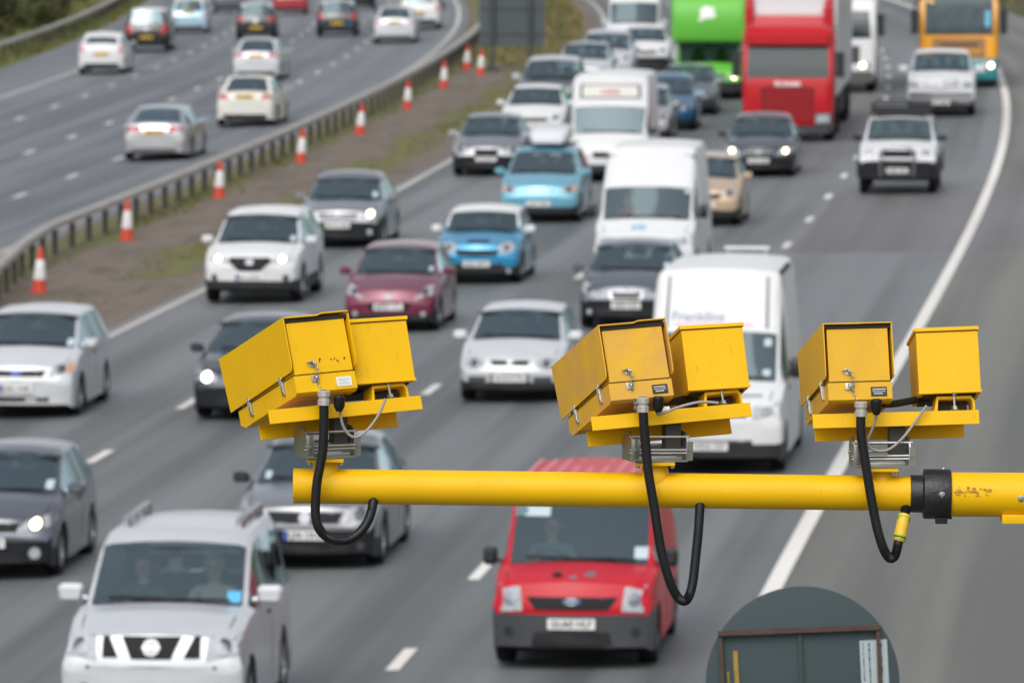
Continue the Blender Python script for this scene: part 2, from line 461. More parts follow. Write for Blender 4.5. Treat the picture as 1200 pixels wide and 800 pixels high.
# ---------------------------------------------------------------- large sign seen from behind, in the median
SIGN_BACK = mat('sign back grey green', (.055, .075, .082), .55, var=.15, scale=.8)
sp = rp(17.0, 254); sg = empty('road_sign', sp, -math.atan(road_slope(254)))
tag(sg, 'large rectangular road sign seen from its dark grey back, on two posts in the median', 'road sign')
MB().box(-1.16, 1.16, -.02, .02, 0.85, 4.6, bev=.008).build('sign_panel', SIGN_BACK, sg, smooth=False)
RAILM = mat('sign rail', (.075, .075, .08), .5, metal=.4)
for z in (1.3, 2.2, 3.1, 4.0): MB().box(-1.1, 1.1, -.055, -.022, z - .03, z + .03).build('rail', RAILM, sg, smooth=False)
for x in (-.68, .66): MB().tube([(x, -.13, -.3), (x, -.13, 4.4)], .075, 14).build('post', RAILM, sg)
for x in (-.68, .66): MB().hull([(-.4, x - .25, x + .25, -.05, .1, .03), (.15, x - .25, x + .25, -.05, .1, .03)]).build('concrete_footing', mat('dark footing', (.05, .05, .048), .9), sg)

# ---------------------------------------------------------------- trees and bushes top left
BARK = mat('bark', (.075, .062, .05), .95, var=.3, bump=.6)
LEAFS = [mat('leaf deep', (.035, .052, .02), .7, var=.35, scale=2, spec=.25), mat('leaf mid', (.05, .075, .03), .7, var=.35, scale=2, spec=.25),
         mat('leaf brown', (.085, .07, .035), .8, var=.35, scale=2, spec=.2), mat('leaf bright', (.07, .12, .03), .7, var=.3, scale=2, spec=.25)]
def tree(name, label, cat, off, Y, h, w, nleaf, mats, trunk_r, grp, bushy):
    r = empty(name, rp(off, Y), random.uniform(0, 6)); tag(r, label, cat, grp)
    mb = MB(); ends = []
    base = Vector((0, 0, -.3)); topv = Vector((random.uniform(-.3, .3), random.uniform(-.3, .3), h * (.45 if bushy else .8)))
    mb.tube(smooth_path([base, (base + topv) / 2 + Vector((.12, -.1, 0)), topv], 5), [trunk_r * (1 - .07 * k) for k in range(11)], 9)
    for k in range(12 if bushy else 16):
        t = random.uniform(.05 if bushy else .3, 1); s0 = base.lerp(topv, t); a = random.uniform(0, 6.28)
        e = s0 + Vector((math.cos(a) * w * random.uniform(.25, .5), math.sin(a) * w * random.uniform(.25, .5), h * random.uniform(.1, .45)))
        mb.tube([s0, s0.lerp(e, .5) + Vector((0, 0, .1)), e], [trunk_r * .5, trunk_r * .32, .01], 6); ends.append((s0, e))
    mb.build('trunk', BARK, r)
    lf = MB(); cl = []
    for (s0, e) in ends:
        for q in range(4): cl.append((s0.lerp(e, random.uniform(.35, 1.1)) + Vector([random.uniform(-.4, .4) for _ in range(3)]), random.uniform(.25, .6) * w / 3, random.randrange(len(mats))))
    for _ in range(nleaf):
        c, rad, mi = random.choice(cl); d = Vector([random.gauss(0, 1) for _ in range(3)]).normalized() * rad * random.uniform(.3, 1)
        p = c + d
        if p.z < .05: p.z = random.uniform(.05, .3)
        s = random.uniform(.06, .13); a = Vector([random.gauss(0, 1) for _ in range(3)]).normalized(); b = a.orthogonal().normalized(); c2 = a.cross(b)
        lf.add([p - b * s, p + c2 * s * .55, p + b * s, p - c2 * s * .55], [(0, 1, 2, 3)], mi if random.random() < .8 else random.randrange(len(mats)))
    lf.build('crown', mats, r, smooth=False)
bl = ['dark olive bush at the very left corner behind the far barrier', 'brownish thorny bush behind the far barrier, left of the slim trunk', 'deep green ivy-like bush behind the far barrier',
      'olive bush right of the slim grey trunk behind the barrier', 'yellow-green bush close above the far barrier beam', 'small brown bush beside the far barrier near the top edge']
for i, (o_, Y, h, w, ms) in enumerate([(41.5, 283, 3.4, 4, [0, 2]), (42.5, 292, 4.0, 4.5, [2, 0]), (42, 303, 3.6, 4, [0, 1]), (41.6, 316, 3.0, 3.6, [0, 2, 1]), (40.3, 327, 1.7, 2.6, [3, 2]), (40.6, 345, 2.0, 3, [2, 0])]):
    tree('bush', bl[i], 'bush', o_, Y, h, w, 2600, [LEAFS[k] for k in ms], .07, 'bushes behind the far left barrier', True)
tl = ['slim tree with pale grey trunk behind the far barrier', 'broad dark tree at the back of the left verge', 'tall green tree behind the bushes at top left', 'bare-stemmed tree far back at top left', 'dark tree at the back near the top edge']
for i, (o_, Y, h, w) in enumerate([(41.2, 299, 8, 4), (46, 290, 8, 6), (46.5, 305, 9, 6), (47, 322, 8, 6), (46.5, 345, 8, 6)]):
    tree('roadside_tree', tl[i], 'tree', o_, Y, h, w, 3200, [LEAFS[0], LEAFS[2], LEAFS[1]] if i != 2 else [LEAFS[1], LEAFS[0]], .13, 'trees on the left verge', False)
# ================================================================== VEHICLES
def place(off, Y, direction):
    m = road_slope(Y); p = rp(off, Y)
    rz = math.atan2(m, -1) if direction < 0 else -math.atan(m)
    return p, rz
WHEEL_CACHE = {}
def wheel(parent, x, y, r, w, side, style='alloy'):
    key = (round(r, 2), round(w, 2), style)
    if key not in WHEEL_CACHE:
        t = MB().lathe([(r * .62, -w * .42), (r * .66, -w / 2), (r * .93, -w / 2), (r, -w * .36), (r, w * .36), (r * .93, w / 2), (r * .66, w / 2), (r * .62, w * .42), (r * .62, -w * .42)], 28)
        to = t.build('wheel', TYRE); me_t = to.data; bpy.data.objects.remove(to)
        rm = MB(); a = w * .40
        rm.lathe([(r * .64, a), (r * .60, a + .01), (r * .57, a - .03), (.0001, a - .05)], 28, mi=1)
        n = {'alloy': 5, 'multi': 10, 'steel': 0}[style]
        rm.lathe([(r * .65, a - .01), (r * .65, a + .012), (r * .58, a + .008), (r * .57, a - .02)], 28)
        rm.lathe([(r * .16, a - .04), (r * .15, a + .005), (.0001, a + .008)], 14)
        for k in range(n):
            M = Matrix.Rotation(2 * math.pi * k / n, 4, 'Z'); hw = r * (.10 if n == 5 else .05)
            rm.box(r * .1, r * .6, -hw, hw, a - .04, a + .002, M=M)
        ro = rm.build('rim', [ALLOY if n else STEEL_RIM, STEEL_RIM if n else ALLOY]); me_r = ro.data; bpy.data.objects.remove(ro)
        WHEEL_CACHE[key] = (me_t, me_r)
    me_t, me_r = WHEEL_CACHE[key]
    o = link(bpy.data.objects.new('wheel', me_t), parent); o.location = (x, y, r); o.rotation_euler = (0, math.pi / 2 * (1 if side > 0 else -1), 0)
    link(bpy.data.objects.new('rim', me_r), o)
    return o
class Skin:
    """Projects flat outlines on to a body so that lamps, grilles and plates follow its surface."""
    def __init__(s, verts, faces): s.t = BVHTree.FromPolygons([tuple(v) for v in verts], faces)
    def cast(s, a, b, axis):
        o, d = {'front': (Vector((a, 20, b)), Vector((0, -1, 0))), 'rear': (Vector((a, -20, b)), Vector((0, 1, 0))), 'right': (Vector((20, a, b)), Vector((-1, 0, 0))),
                'left': (Vector((-20, a, b)), Vector((1, 0, 0))), 'top': (Vector((a, b, 20)), Vector((0, 0, -1)))}[axis]
        h = s.t.ray_cast(o, d)
        return (h[0], d) if h[0] is not None else (None, d)
def outline(poly, n=4):
    out = []
    for i in range(len(poly)):
        a, b = Vector((*poly[i], 0)), Vector((*poly[(i + 1) % len(poly)], 0))
        out += [a.lerp(b, k / n) for k in range(n)]
    return out
def disc_poly(cx, cz, rx, rz, n=16):
    return [(cx + rx * math.cos(2 * math.pi * k / n), cz + rz * math.sin(2 * math.pi * k / n)) for k in range(n)]
def round_poly(poly, f=.25):
    out = []
    n = len(poly)
    for i in range(n):
        p = Vector(poly[i]); a = Vector(poly[i - 1]); b = Vector(poly[(i + 1) % n])
        for t in (1, .35): out.append(tuple(p.lerp(a, f * .5 * t)))
        for t in (.35, 1): out.append(tuple(p.lerp(b, f * .5 * t)))
    return out
def patch(name, skin, poly, m, parent, axis='front', proud=.012, rings=3, n=3, flat=False):
    o2 = outline(poly, n) if len(poly) < 10 else [Vector((*p, 0)) for p in poly]
    c = sum(o2, Vector((0, 0, 0))) / len(o2); vs = []; fs = []; N = len(o2); last = None
    pts = [c] + [c.lerp(p, (r + 1) / rings) for r in range(rings) for p in o2]
    dep = []
    for p in pts:
        h, d = skin.cast(p.x, p.y, axis); dep.append(h)
    good = [h for h in dep if h is not None]
    if not good: return None
    if flat:
        ax = {'front': 1, 'rear': 1, 'right': 0, 'left': 0, 'top': 2}[axis]; vals = [h[ax] for h in good]
        far = max(vals) if d[ax] < 0 else min(vals)
    for p, h in zip(pts, dep):
        if h is None:
            q = min(good, key=lambda g: (g - {'front': Vector((p.x, g.y, p.y)), 'rear': Vector((p.x, g.y, p.y)), 'right': Vector((g.x, p.x, p.y)), 'left': Vector((g.x, p.x, p.y)), 'top': Vector((p.x, p.y, g.z))}[axis]).length)
            h = {'front': Vector((p.x, q.y, p.y)), 'rear': Vector((p.x, q.y, p.y)), 'right': Vector((q.x, p.x, p.y)), 'left': Vector((q.x, p.x, p.y)), 'top': Vector((p.x, p.y, q.z))}[axis]
        h = h.copy()
        if flat: h[ax] = far
        vs.append(h - d * proud)
    for k in range(N): fs.append((0, 1 + k, 1 + (k + 1) % N))
    for r in range(rings - 1):
        a = 1 + r * N; b = a + N
        for k in range(N): fs.append((a + k, b + k, b + (k + 1) % N, a + (k + 1) % N))
    a = 1 + (rings - 1) * N; b = len(vs)
    for k in range(N): vs.append(vs[a + k] + d * (proud + .015))
    for k in range(N): fs.append((a + k, b + k, b + (k + 1) % N, a + (k + 1) % N))
    return mesh_obj(name, vs, fs, m, parent, angle=50)
def plate(parent, skin, z, axis, txt, w=.52, h=.112, x=0.0, blue=False, yel=False, proud=.03):
    hw, hh = w / 2, h / 2
    p = patch('number_plate', skin, [(x - hw, z - hh), (x + hw, z - hh), (x + hw, z + hh), (x - hw, z + hh)], PLATE_Y if yel else PLATE_W, parent, axis, proud, 1, 2, flat=True)
    if p is None or not txt: return p
    yv = p.data.vertices[0].co.y; sg = 1 if axis == 'front' else -1
    vs, fs = text_geo(txt, h * .92, bold=.002)
    wd = max(v.x for v in vs) - min(v.x for v in vs); k = w * .86 / wd
    mesh_obj('plate_lettering', [(x - sg * v.x * min(k, 1.25), yv + sg * (.002 + v.z), z + v.y) for v in vs], fs, INK, p, smooth=False)
    if blue:
        mesh_obj('country_band', [(x + hw - .001, yv + .002, z - hh), (x + hw - .001, yv + .002, z + hh), (x + hw - .055, yv + .002, z + hh), (x + hw - .055, yv + .002, z - hh)], [(0, 1, 2, 3)], EUBLUE, p, smooth=False)
    return p
def lettering(name, parent, skin, txt, cx, cz, size, m, axis='front', proud=.006, bold=.004, stretch=1.0):
    vs, fs = text_geo(txt, size, bold=bold); out = []
    sg = -1 if axis == 'front' else 1
    for v in vs:
        h, d = skin.cast(cx + sg * v.x * stretch, cz + v.y, axis)
        if h is None: h = Vector((cx + sg * v.x * stretch, out[-1].y if out else 0, cz + v.y))
        out.append(h - d * (proud + max(v.z, 0)))
    return mesh_obj(name, out, fs, m, parent, smooth=False)

CLS = {
 'hatch':  dict(L=4.05, W=1.70, H=1.47, fo=.83, wb=2.5, hz=.76, cz=.98, cy=1.10, hy=1.90, hdz=1.40, rhy=3.50, rby=3.92, rbz=.98, dz=.92, b1=1.0, tum=.76, gc=.17, wr=.31, side=[(1.25, 2.35), (2.45, 3.45)]),
 'saloon': dict(L=4.65, W=1.80, H=1.46, fo=.92, wb=2.7, hz=.74, cz=.97, cy=1.25, hy=2.05, hdz=1.39, rhy=3.45, rby=4.05, rbz=1.03, dz=1.0, b1=1.0, tum=.74, gc=.16, wr=.32, side=[(1.40, 2.5), (2.6, 3.55)]),
 'mpv':    dict(L=4.35, W=1.80, H=1.60, fo=.88, wb=2.65, hz=.82, cz=1.05, cy=1.0, hy=1.85, hdz=1.50, rhy=3.85, rby=4.22, rbz=1.02, dz=.95, b1=1.06, tum=.77, gc=.17, wr=.32, side=[(1.15, 2.35), (2.45, 3.4), (3.48, 3.85)]),
 'suv':    dict(L=4.60, W=1.86, H=1.75, fo=.90, wb=2.75, hz=1.0, cz=1.18, cy=1.2, hy=1.90, hdz=1.66, rhy=4.2, rby=4.45, rbz=1.15, dz=1.05, b1=1.18, tum=.78, gc=.24, wr=.37, side=[(1.35, 2.5), (2.6, 3.5), (3.6, 4.15)]),
 'van':    dict(L=5.5, W=1.98, H=2.55, fo=.95, wb=3.4, hz=1.05, cz=1.32, cy=.72, hy=1.35, hdz=2.05, rhy=5.40, rby=5.47, rbz=1.3, dz=1.2, b1=1.34, tum=.90, gc=.2, wr=.34, side=[(.88, 1.75)], rise=.45, van=1),
}
def vehicle(kind, name, label, cat, off, Y, direction, color, group=None, anchor=None, **kw):
    q = dict(CLS[kind]); q.update(kw); G = q.get
    L, W, H, fo, wb = q['L'], q['W'], q['H'], q['fo'], q['wb']; hw = W / 2
    hz, cz, cy, hy, hdz, rhy, rby, rbz, dz, gc, wr = [q[k] for k in 'hz cz cy hy hdz rhy rby rbz dz gc wr'.split()]
    rise = G('rise', .30); van = G('van'); tum = q['tum']; b1 = q['b1']
    p, rz = place(off, Y, direction)
    ax = fo if direction < 0 else fo + wb                 # the axle that the ground point belongs to
    fwd = Vector((-math.sin(rz), math.cos(rz), 0))
    root = empty(name, p - fwd * (L / 2 - ax), rz)
    root.location.z = p.z
    tag(root, label, cat, group)
    # ---- body sections: d from front, top, belt, half widths
    fb = G('fb', .80); hb = hz - gc
    K = []          # d, zb, zbelt, ztop, ws, wb, wt
    def key(d, zb, zbelt, ztop, ws, wbt, wt): K.append((d, zb, zbelt, ztop, ws * hw, wbt * hw, wt * hw))
    n0 = G('nose', .30)
    key(0, gc + .06, gc + hb * .55, gc + hb * .62, fb, fb + .02, fb - .05)
    key(.04, gc + .02, gc + hb * .68, gc + hb * .78, fb + .08, fb + .09, fb)
    key(.12, gc, hz - .10, hz - .03, .94, .94, .80)
    key(n0, gc, hz - .04, hz + .03, .97, .965, .84)
    mid = (cy + n0) / 2
    key(mid, gc, (hz + cz) / 2 - .01, hz + (cz - hz) * G('hoodc', .66), .98, .985, .86)
    key(cy - .05, gc, cz - .06, cz - .01, .985, .99, .88)
    key(cy, gc, cz - .05, cz, .985, .99, .90)
    bl = lambda d: cz - .05 + (b1 - cz + .05) * min(1, max(0, (d - cy) / (rby - cy - .2)))
    key(hy, gc, bl(hy), hdz, .99, .995, tum + .02)
    key(hy + .06, gc, bl(hy + .06), hdz + (.015 if not van else .05), .99, .995, tum + .02)
    key(hy + rise, gc, bl(hy + rise), H - .015, .99, .995, tum + .01)
    key((hy + rise + rhy) / 2, gc, bl((hy + rise + rhy) / 2), H, .99, 1.0, tum)
    rhz = G('rhz', H - (.05 if not van else .02))
    key(rhy - .25, gc, bl(rhy - .25), (H * .35 + rhz * .65), .985, .985, tum - .01)
    key(rhy, gc, bl(rhy), rhz, .98, .97, tum - .03)
    key(rby, gc + .02, min(bl(rby), rbz - .04), rbz, .95, .93, .86 if not van else .9)
    if L - rby > .3:
        key((rby + L) / 2, gc + .04, min(bl(rby), dz - .05), (rbz + dz) / 2 + .01, .93, .92, .82)
        key(L - .10, gc + .05, dz - .1, dz, .90, .88, .76)
    key(L - .03, gc + .07, (gc + dz) / 2 + .05, dz - .12, .86, .86, .74)
    key(L, gc + .09, (gc + dz) / 2, dz - .22, .80, .80, .70)
    K.sort(key=lambda k: k[0])
    KA = np.array(K)
    ds = set(round(k[0], 3) for k in K)
    wins = q['side']
    for a, b in wins: ds |= {round(a, 3), round(b, 3)}
    ar = wr + G('archgap', .055)
    for c in (fo, fo + wb):
        for k in range(9): ds.add(round(c - ar * math.cos(math.pi * k / 8), 3))
    ds |= {round(x, 3) for x in np.arange(.5, L - .3, .3)}
    ds = sorted(d for d in ds if 0 <= d <= L)
    ds = [d for i, d in enumerate(ds) if i == 0 or d - ds[i - 1] > .004]
    NH = 13; NR = 2 * NH - 1 - 1     # ring: right 0..12 then left 11..1 ; index 0 and 12 shared
    V = []; crown = G('crown', .035); bowF = G('bow', .20); bowR = G('bowr', .12)
    zmid = gc + (min(cz, 1.05) - gc) * .58
    def ring(d):
        zb, zbelt, zt, ws, wbt, wt = [float(np.interp(d, KA[:, 0], KA[:, i])) for i in range(1, 7)]
        za = zb
        for c in (fo, fo + wb):
            if abs(d - c) < ar: za = max(za, wr + math.sqrt(ar * ar - (d - c) ** 2) * .97)
        za = min(za, zbelt - .06)
        inner = min(hw - .30, ws * .8)
        zm = min(max(zmid, za + .04), zbelt - .03) if zbelt - za > .1 else (za + zbelt) / 2
        zc = zbelt + (zt - zbelt) * (.86 if not van else .90); wr_ = max(wt, .1)
        R = min(.13 if not van else .12, (wr_) * .3)
        cr = crown * (1 if d > .05 else .3)
        wmax = max(ws, wbt) + .004
        return [(0, zb), (inner, zb), (inner + .012, za), (ws, za), ((ws + wmax) / 2 + .004, za + (zm - za) * .5), (wmax, zm), (wbt + .002, zm + (zbelt - zm) * .7), (wbt - .012, zbelt),
                (wr_, zc), (wr_ - R * .38, zc + (zt - zc) * .72), (wr_ - R, zt), ((wr_ - R) * .5, zt + cr * .75), (0, zt + cr)]
    def fin(x, d, z):
        a = (x / hw) ** 2
        y = L / 2 - d
        y -= bowF * a * max(0, 1 - d / (L * .55)) * (1 if d > .03 else 1)
        y += bowR * a * max(0, (d - L * .6) / (L * .4))
        return Vector((x, y, z))
    for d in ds:
        r = ring(d)
        V += [fin(x, d, z) for x, z in r] + [fin(-x, d, z) for x, z in r[11:0:-1]]
    def vi(j, i, s):         # station, half index, side
        return j * NR + (i if s > 0 else (i if i in (0, 12) else 24 - i))
    F = []; T = []           # faces and their kind
    roofc = G('roof') is not None
    trimz = G('trimz', gc + .13); trimd = G('trimd', .55)
    def inwin(d): return any(a - .002 <= d <= b + .002 for a, b in wins)
    for j in range(len(ds) - 1):
        dm = (ds[j] + ds[j + 1]) / 2
        for s in (1, -1):
            for i in range(12):
                f = [vi(j, i, s), vi(j + 1, i, s), vi(j + 1, i + 1, s), vi(j, i + 1, s)]
                if s < 0: f.reverse()
                t = 'body'
                zc_ = sum(V[k].z for k in f) / 4
                if i < 3: t = 'under'
                elif i >= 9 and cy < dm < hy: t = 'wind'
                elif i >= 10 and rhy < dm < rby and not G('noback'): t = 'back'
                elif i == 7 and cy + .04 < dm < rby: t = 'side' if inwin(dm) else ('pillar' if not van else 'body')
                elif i >= 9 and cy - .05 <= dm <= cy: t = 'cowl'
                elif roofc and (i >= 8) and hy - .3 < dm < rhy + .12: t = 'roof'
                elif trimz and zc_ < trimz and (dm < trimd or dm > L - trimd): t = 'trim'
                elif G('sillz') and zc_ < G('sillz'): t = 'trim'
                F.append(f); T.append(t)
    for (j, rev) in ((0, False), (len(ds) - 1, True)):   # front and rear caps
        rows = [[vi(j, 3, 1), vi(j, 1, 1), vi(j, 0, 1), vi(j, 1, -1), vi(j, 3, -1)]]
        d = ds[j]; rr = ring(d)
        for i in range(4, 10):
            b0 = len(V); x, z = rr[i]
            V.extend([fin(x * .5, d, z), fin(0, d, z), fin(-x * .5, d, z)])
            rows.append([vi(j, i, 1), b0, b0 + 1, b0 + 2, vi(j, i, -1)])
        rows.append([vi(j, 10, 1), vi(j, 11, 1), vi(j, 12, 1), vi(j, 11, -1), vi(j, 10, -1)])
        for a, b in zip(rows[:-1], rows[1:]):
            for k in range(4):
                f = [a[k], b[k], b[k + 1], a[k + 1]]
                if rev: f.reverse()
                F.append(f); z_ = sum(V[x].z for x in f) / 4
                T.append('trim' if trimz and z_ < trimz else 'body')
    skin = Skin(V, F)
    def pick(kinds):
        idx = {}; vs = []; fs = []; mm = []
        for f, t in zip(F, T):
            if t in kinds:
                g = []
                for k in f:
                    if k not in idx: idx[k] = len(vs); vs.append(V[k])
                    g.append(idx[k])
                fs.append(g); mm.append(kinds.index(t))
        return vs, fs, mm
    kinds = ['body', 'under', 'trim', 'roof', 'pillar', 'cowl']
    vs, fs, mm = pick(kinds)
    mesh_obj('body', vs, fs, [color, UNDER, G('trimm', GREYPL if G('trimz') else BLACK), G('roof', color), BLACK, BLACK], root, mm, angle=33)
    for nm, k, gm in (('windscreen', 'wind', GLASS), ('side_windows', 'side', G('sideglass', GLASS)), ('rear_window', 'back', G('sideglass', GLASS))):
        vs, fs, mm = pick([k])
        if k == 'side':
            for s in (1, -1):
                ff = [f for f in fs if (sum(vs[i].x for i in f) > 0) == (s > 0)]
                used = sorted({i for f in ff for i in f}); mp = {i: n for n, i in enumerate(used)}
                if ff: mesh_obj('side_window', [vs[i] for i in used], [[mp[i] for i in f] for f in ff], gm, root)
        elif fs: mesh_obj(nm, vs, fs, gm, root)
    # ---- cabin
    yb = lambda d: L / 2 - d
    cabend = G('cabend', rby - .15 if not van else 2.1)
    zin = bl(hy) - .03
    cab = MB().box(-hw + .12, hw - .12, yb(cabend), yb(cy + .1), gc + .1, gc + .14)
    for s in (1, -1): cab.box(s * (hw - .13) - .015, s * (hw - .13) + .015, yb(cabend), yb(cy + .1), gc + .14, zin)
    cab.box(-hw + .12, hw - .12, yb(cabend) - .02, yb(cabend), gc + .14, zin if not van else H - .15)
    cab.build('cabin_lining', LINING, root, smooth=False)
    MB().hull([(yb(cy + .02), -hw + .2, hw - .2, cz - .30, cz - .04, .04), (yb(cy + .42), -hw + .13, hw - .13, cz - .34, cz - .06, .06), (yb(cy + .62), -hw + .13, hw - .13, cz - .42, cz - .14, .05)]).build('dashboard', LINING, root)
    sy = hy + G('seatd', .42); rows_ = [sy] + ([sy + .9] if not van and sy + 1.1 < rby else [])
    shy = min(zin + .20, H - .38)
    for n, d in enumerate(rows_):
        for x in ((-.37, .37) if n == 0 else (-.38, 0, .38)):
            s = MB().hull([(yb(d - .50), x - .23, x + .23, zin - .50, zin - .38, .05), (yb(d), x - .22, x + .22, zin - .48, zin - .36, .05)])
            s.hull([(yb(d) - .10, x - .22, x + .22, zin - .45, shy, .09), (yb(d) + .02, x - .22, x + .22, zin - .45, shy, .09)])
            s.hull([(yb(d) - .13, x - .12, x + .12, shy + .03, shy + .2, .05), (yb(d) - .04, x - .12, x + .12, shy + .03, shy + .2, .05)])
            s.build('seat', G('seatm', SEATM), root)
    st = MB()
    c0 = Vector((.37, yb(sy - .52), zin + .0)); n_ = Vector((0, -.9, .45)).normalized(); u_ = Vector((1, 0, 0)); v_ = n_.cross(u_)
    st.tube([c0 + (u_ * math.cos(a) + v_ * math.sin(a)) * .18 for a in [2 * math.pi * k / 20 for k in range(21)]], .016, 6); st.tube([c0 - n_ * .01, c0 - n_ * .25], .03, 6)
    for a in (0, math.pi, 1.5 * math.pi): st.tube([c0, c0 + (u_ * math.cos(a) + v_ * math.sin(a)) * .18], .014, 5)
    st.build('steering_wheel', BLACK, root)
    if not G('far') and wins:
        for s, axn in ((1, 'right'), (-1, 'left')):
            a0_, a1_ = wins[0][0], wins[min(1, len(wins) - 1)][1]
            for d in ({a0_ - .02, wins[0][1] + .05, a1_ - .02} if not van else {a0_, wins[0][1] + .08, wins[0][1] + 1.3}):
                zt_ = bl(d) - .04; zl_ = gc + .14
                for dd in (d,):
                    if abs(dd - fo) > ar + .05 and abs(dd - fo - wb) > ar + .05: patch('door_seam', skin, [(yb(dd), zl_), (yb(dd - .012), zl_), (yb(dd - .012), zt_), (yb(dd), zt_)], UNDER, root, axn, proud=.002, rings=1, n=4)
            hd_ = wins[0][1] - .10
            patch('door_handle', skin, [(yb(hd_), bl(hd_) - .13), (yb(hd_ - .18), bl(hd_) - .13), (yb(hd_ - .18), bl(hd_) - .10), (yb(hd_), bl(hd_) - .10)], G('handle', BLACK), root, axn, proud=.02, rings=1, n=2)
    # ---- wheels
    tw = G('tw', .205)
    for d in (fo, fo + wb):
        for s in (1, -1): wheel(root, s * (hw - tw / 2 - .012), yb(d), wr, tw, s, G('rim', 'alloy'))
    # ---- mirrors
    mz = bl(cy) + G('mz', .10); mm_ = G('mirror', color); mw, mh = G('msize', (.20, .14))
    for s in (1, -1):
        x0 = s * (hw - .03 - (0.05 if not van else 0)); x1 = s * (hw + mw - .01); yy_ = yb(cy + G('my', .30))
        a, b = min(x0 + s * .06, x1), max(x0 + s * .06, x1)
        mb = MB().hull([(yy_ + .09, a + .03, b - .03, mz - mh * .3, mz + mh * .3, .04), (yy_ + .05, a, b, mz - mh * .5, mz + mh * .5, .05), (yy_ - .06, a, b, mz - mh * .5, mz + mh * .5, .05)])
        mb.tube([(x0 - s * .03, yy_ + .01, mz - mh * .35), (x0 + s * .10, yy_, mz - mh * .2)], .028, 8)
        m_o = mb.build('wing_mirror', mm_, root)
        MB().box(a + .02, b - .02, yy_ - .066, yy_ - .061, mz - mh * .4, mz + mh * .4).build('mirror_glass', CHROME, m_o, smooth=False)
    tz = lambda t: gc + t * (hz - gc)
    X = lambda poly: [(u * hw, tz(t)) for u, t in poly]
    mir = lambda poly: [(-x, z) for x, z in poly]
    if direction < 0:
        hl = X(G('hl', [(.50, .74), (.88, .80), (.86, 1.04), (.60, .98)])); lit = G('lit'); hls = G('hlr', .2)
        for s in (1, -1):
            pl = round_poly(hl if s > 0 else mir(hl), hls)
            h = patch('headlight', skin, pl, G('lamp', LAMP), root, proud=.014)
            c = (sum(x for x, z in pl) / len(pl), sum(z for x, z in pl) / len(pl)); rr = G('bulb', .07)
            bx = c[0] + s * G('bulbx', .0)
            if h: patch('lamp_bowl', skin, disc_poly(bx, c[1], rr, rr), LAMPD, h, proud=.02, rings=2)
            lo = G('litonly')
            if h and lit and (lo is None or lo == s): patch('lit_bulb', skin, disc_poly(bx, c[1], lit, lit), G('litm', LIT), h, proud=.026, rings=2)
            if h and G('amb'): patch('indicator', skin, [(x * 1.0, z) for x, z in disc_poly(c[0] + s * .13, c[1] + .01, .04, .05)], AMBER, h, proud=.018, rings=2)
        for gi, (poly, m) in enumerate(G('grille', [([(-.44, .70), (.44, .70), (.50, .90), (-.50, .90)], BLACK)])): patch('grille', skin, X(poly), m, root, proud=.010 + .007 * gi, n=4)
        for poly, m in G('intake', [([(-.56, .10), (.56, .10), (.48, .32), (-.48, .32)], BLACK)]): patch('air_intake', skin, X(poly), m, root, proud=.008, n=4)
        for (nm, poly, m, pr) in G('extra', []): patch(nm, skin, X(poly), m, root, proud=pr, n=4)
        if G('fog'):
            u, t, r_, fm = G('fog')
            for s in (1, -1): patch('fog_light', skin, disc_poly(s * u * hw, tz(t), r_, r_), fm, root, proud=.012, rings=2)
        if G('plate'): plate(root, skin, tz(G('pt', .50)), 'front', G('plate'), blue=G('blue', False))
        if G('emblem'):
            t, rx, rz_, em = G('emblem')
            patch('emblem', skin, disc_poly(0, tz(t), rx, rz_), em, root, proud=.022, rings=2)
        for (u, z, w_, h_, m) in G('stickers', []):
            patch('windscreen_sticker', skin, [(u * hw - w_, z - h_), (u * hw + w_, z - h_), (u * hw + w_, z + h_), (u * hw - w_, z + h_)], m, root, proud=.004, rings=1)
        wz = cz + .035
        patch('wiper', skin, [(-.70 * hw, wz), (.66 * hw, wz + .02), (.66 * hw, wz + .045), (-.70 * hw, wz + .02)], BLACK, root, proud=.02, rings=1, n=8)
        for s in (1, -1):
            patch('bonnet_seam', skin, [(s * .80 * hw, hz + .0), (s * .815 * hw, hz + .0), (s * .845 * hw, cz - .06), (s * .83 * hw, cz - .06)], UNDER, root, proud=.002, rings=1, n=5)
        patch('bumper_seam', skin, [(-.90 * hw, gc + .62 * hb), (.90 * hw, gc + .62 * hb), (.90 * hw, gc + .62 * hb + .010), (-.90 * hw, gc + .62 * hb + .010)], UNDER, root, proud=.002, rings=1, n=8) if not trimz > gc + .3 else None
        patch('screen_seal', skin, [(-.80 * hw, hdz - .05), (.80 * hw, hdz - .05), (.80 * hw, hdz - .015), (-.80 * hw, hdz - .015)], BLACK, root, proud=.003, rings=1, n=8) if not van else None
        patch('rear_view_mirror', skin, disc_poly(0, hdz - .10, .10, .035), BLACK, root, proud=-.10, rings=2)
        patch('bonnet_seam', skin, [(-.86 * hw, hz - .012), (.86 * hw, hz - .012), (.86 * hw, hz), (-.86 * hw, hz)], UNDER, root, proud=.001, rings=1, n=8) if G('seam') else None
    else:
        rt = lambda t: gc + t * (rbz - gc)
        XR = lambda poly: [(u * hw, rt(t)) for u, t in poly]
        tl_ = XR(G('tl', [(.58, .72), (.92, .74), (.90, .98), (.62, .94)]))
        for s in (1, -1): patch('tail_light', skin, round_poly(tl_ if s > 0 else mir(tl_)), G('tlm', TAIL), root, 'rear', proud=.014)
        for poly, m in G('rear', [([(-.70, .04), (.70, .04), (.74, .22), (-.74, .22)], BLACK)]): patch('bumper_insert', skin, XR(poly), m, root, 'rear', proud=.01, n=4)
        if G('plate'): plate(root, skin, rt(G('pt', .62)), 'rear', G('plate'), yel=True)
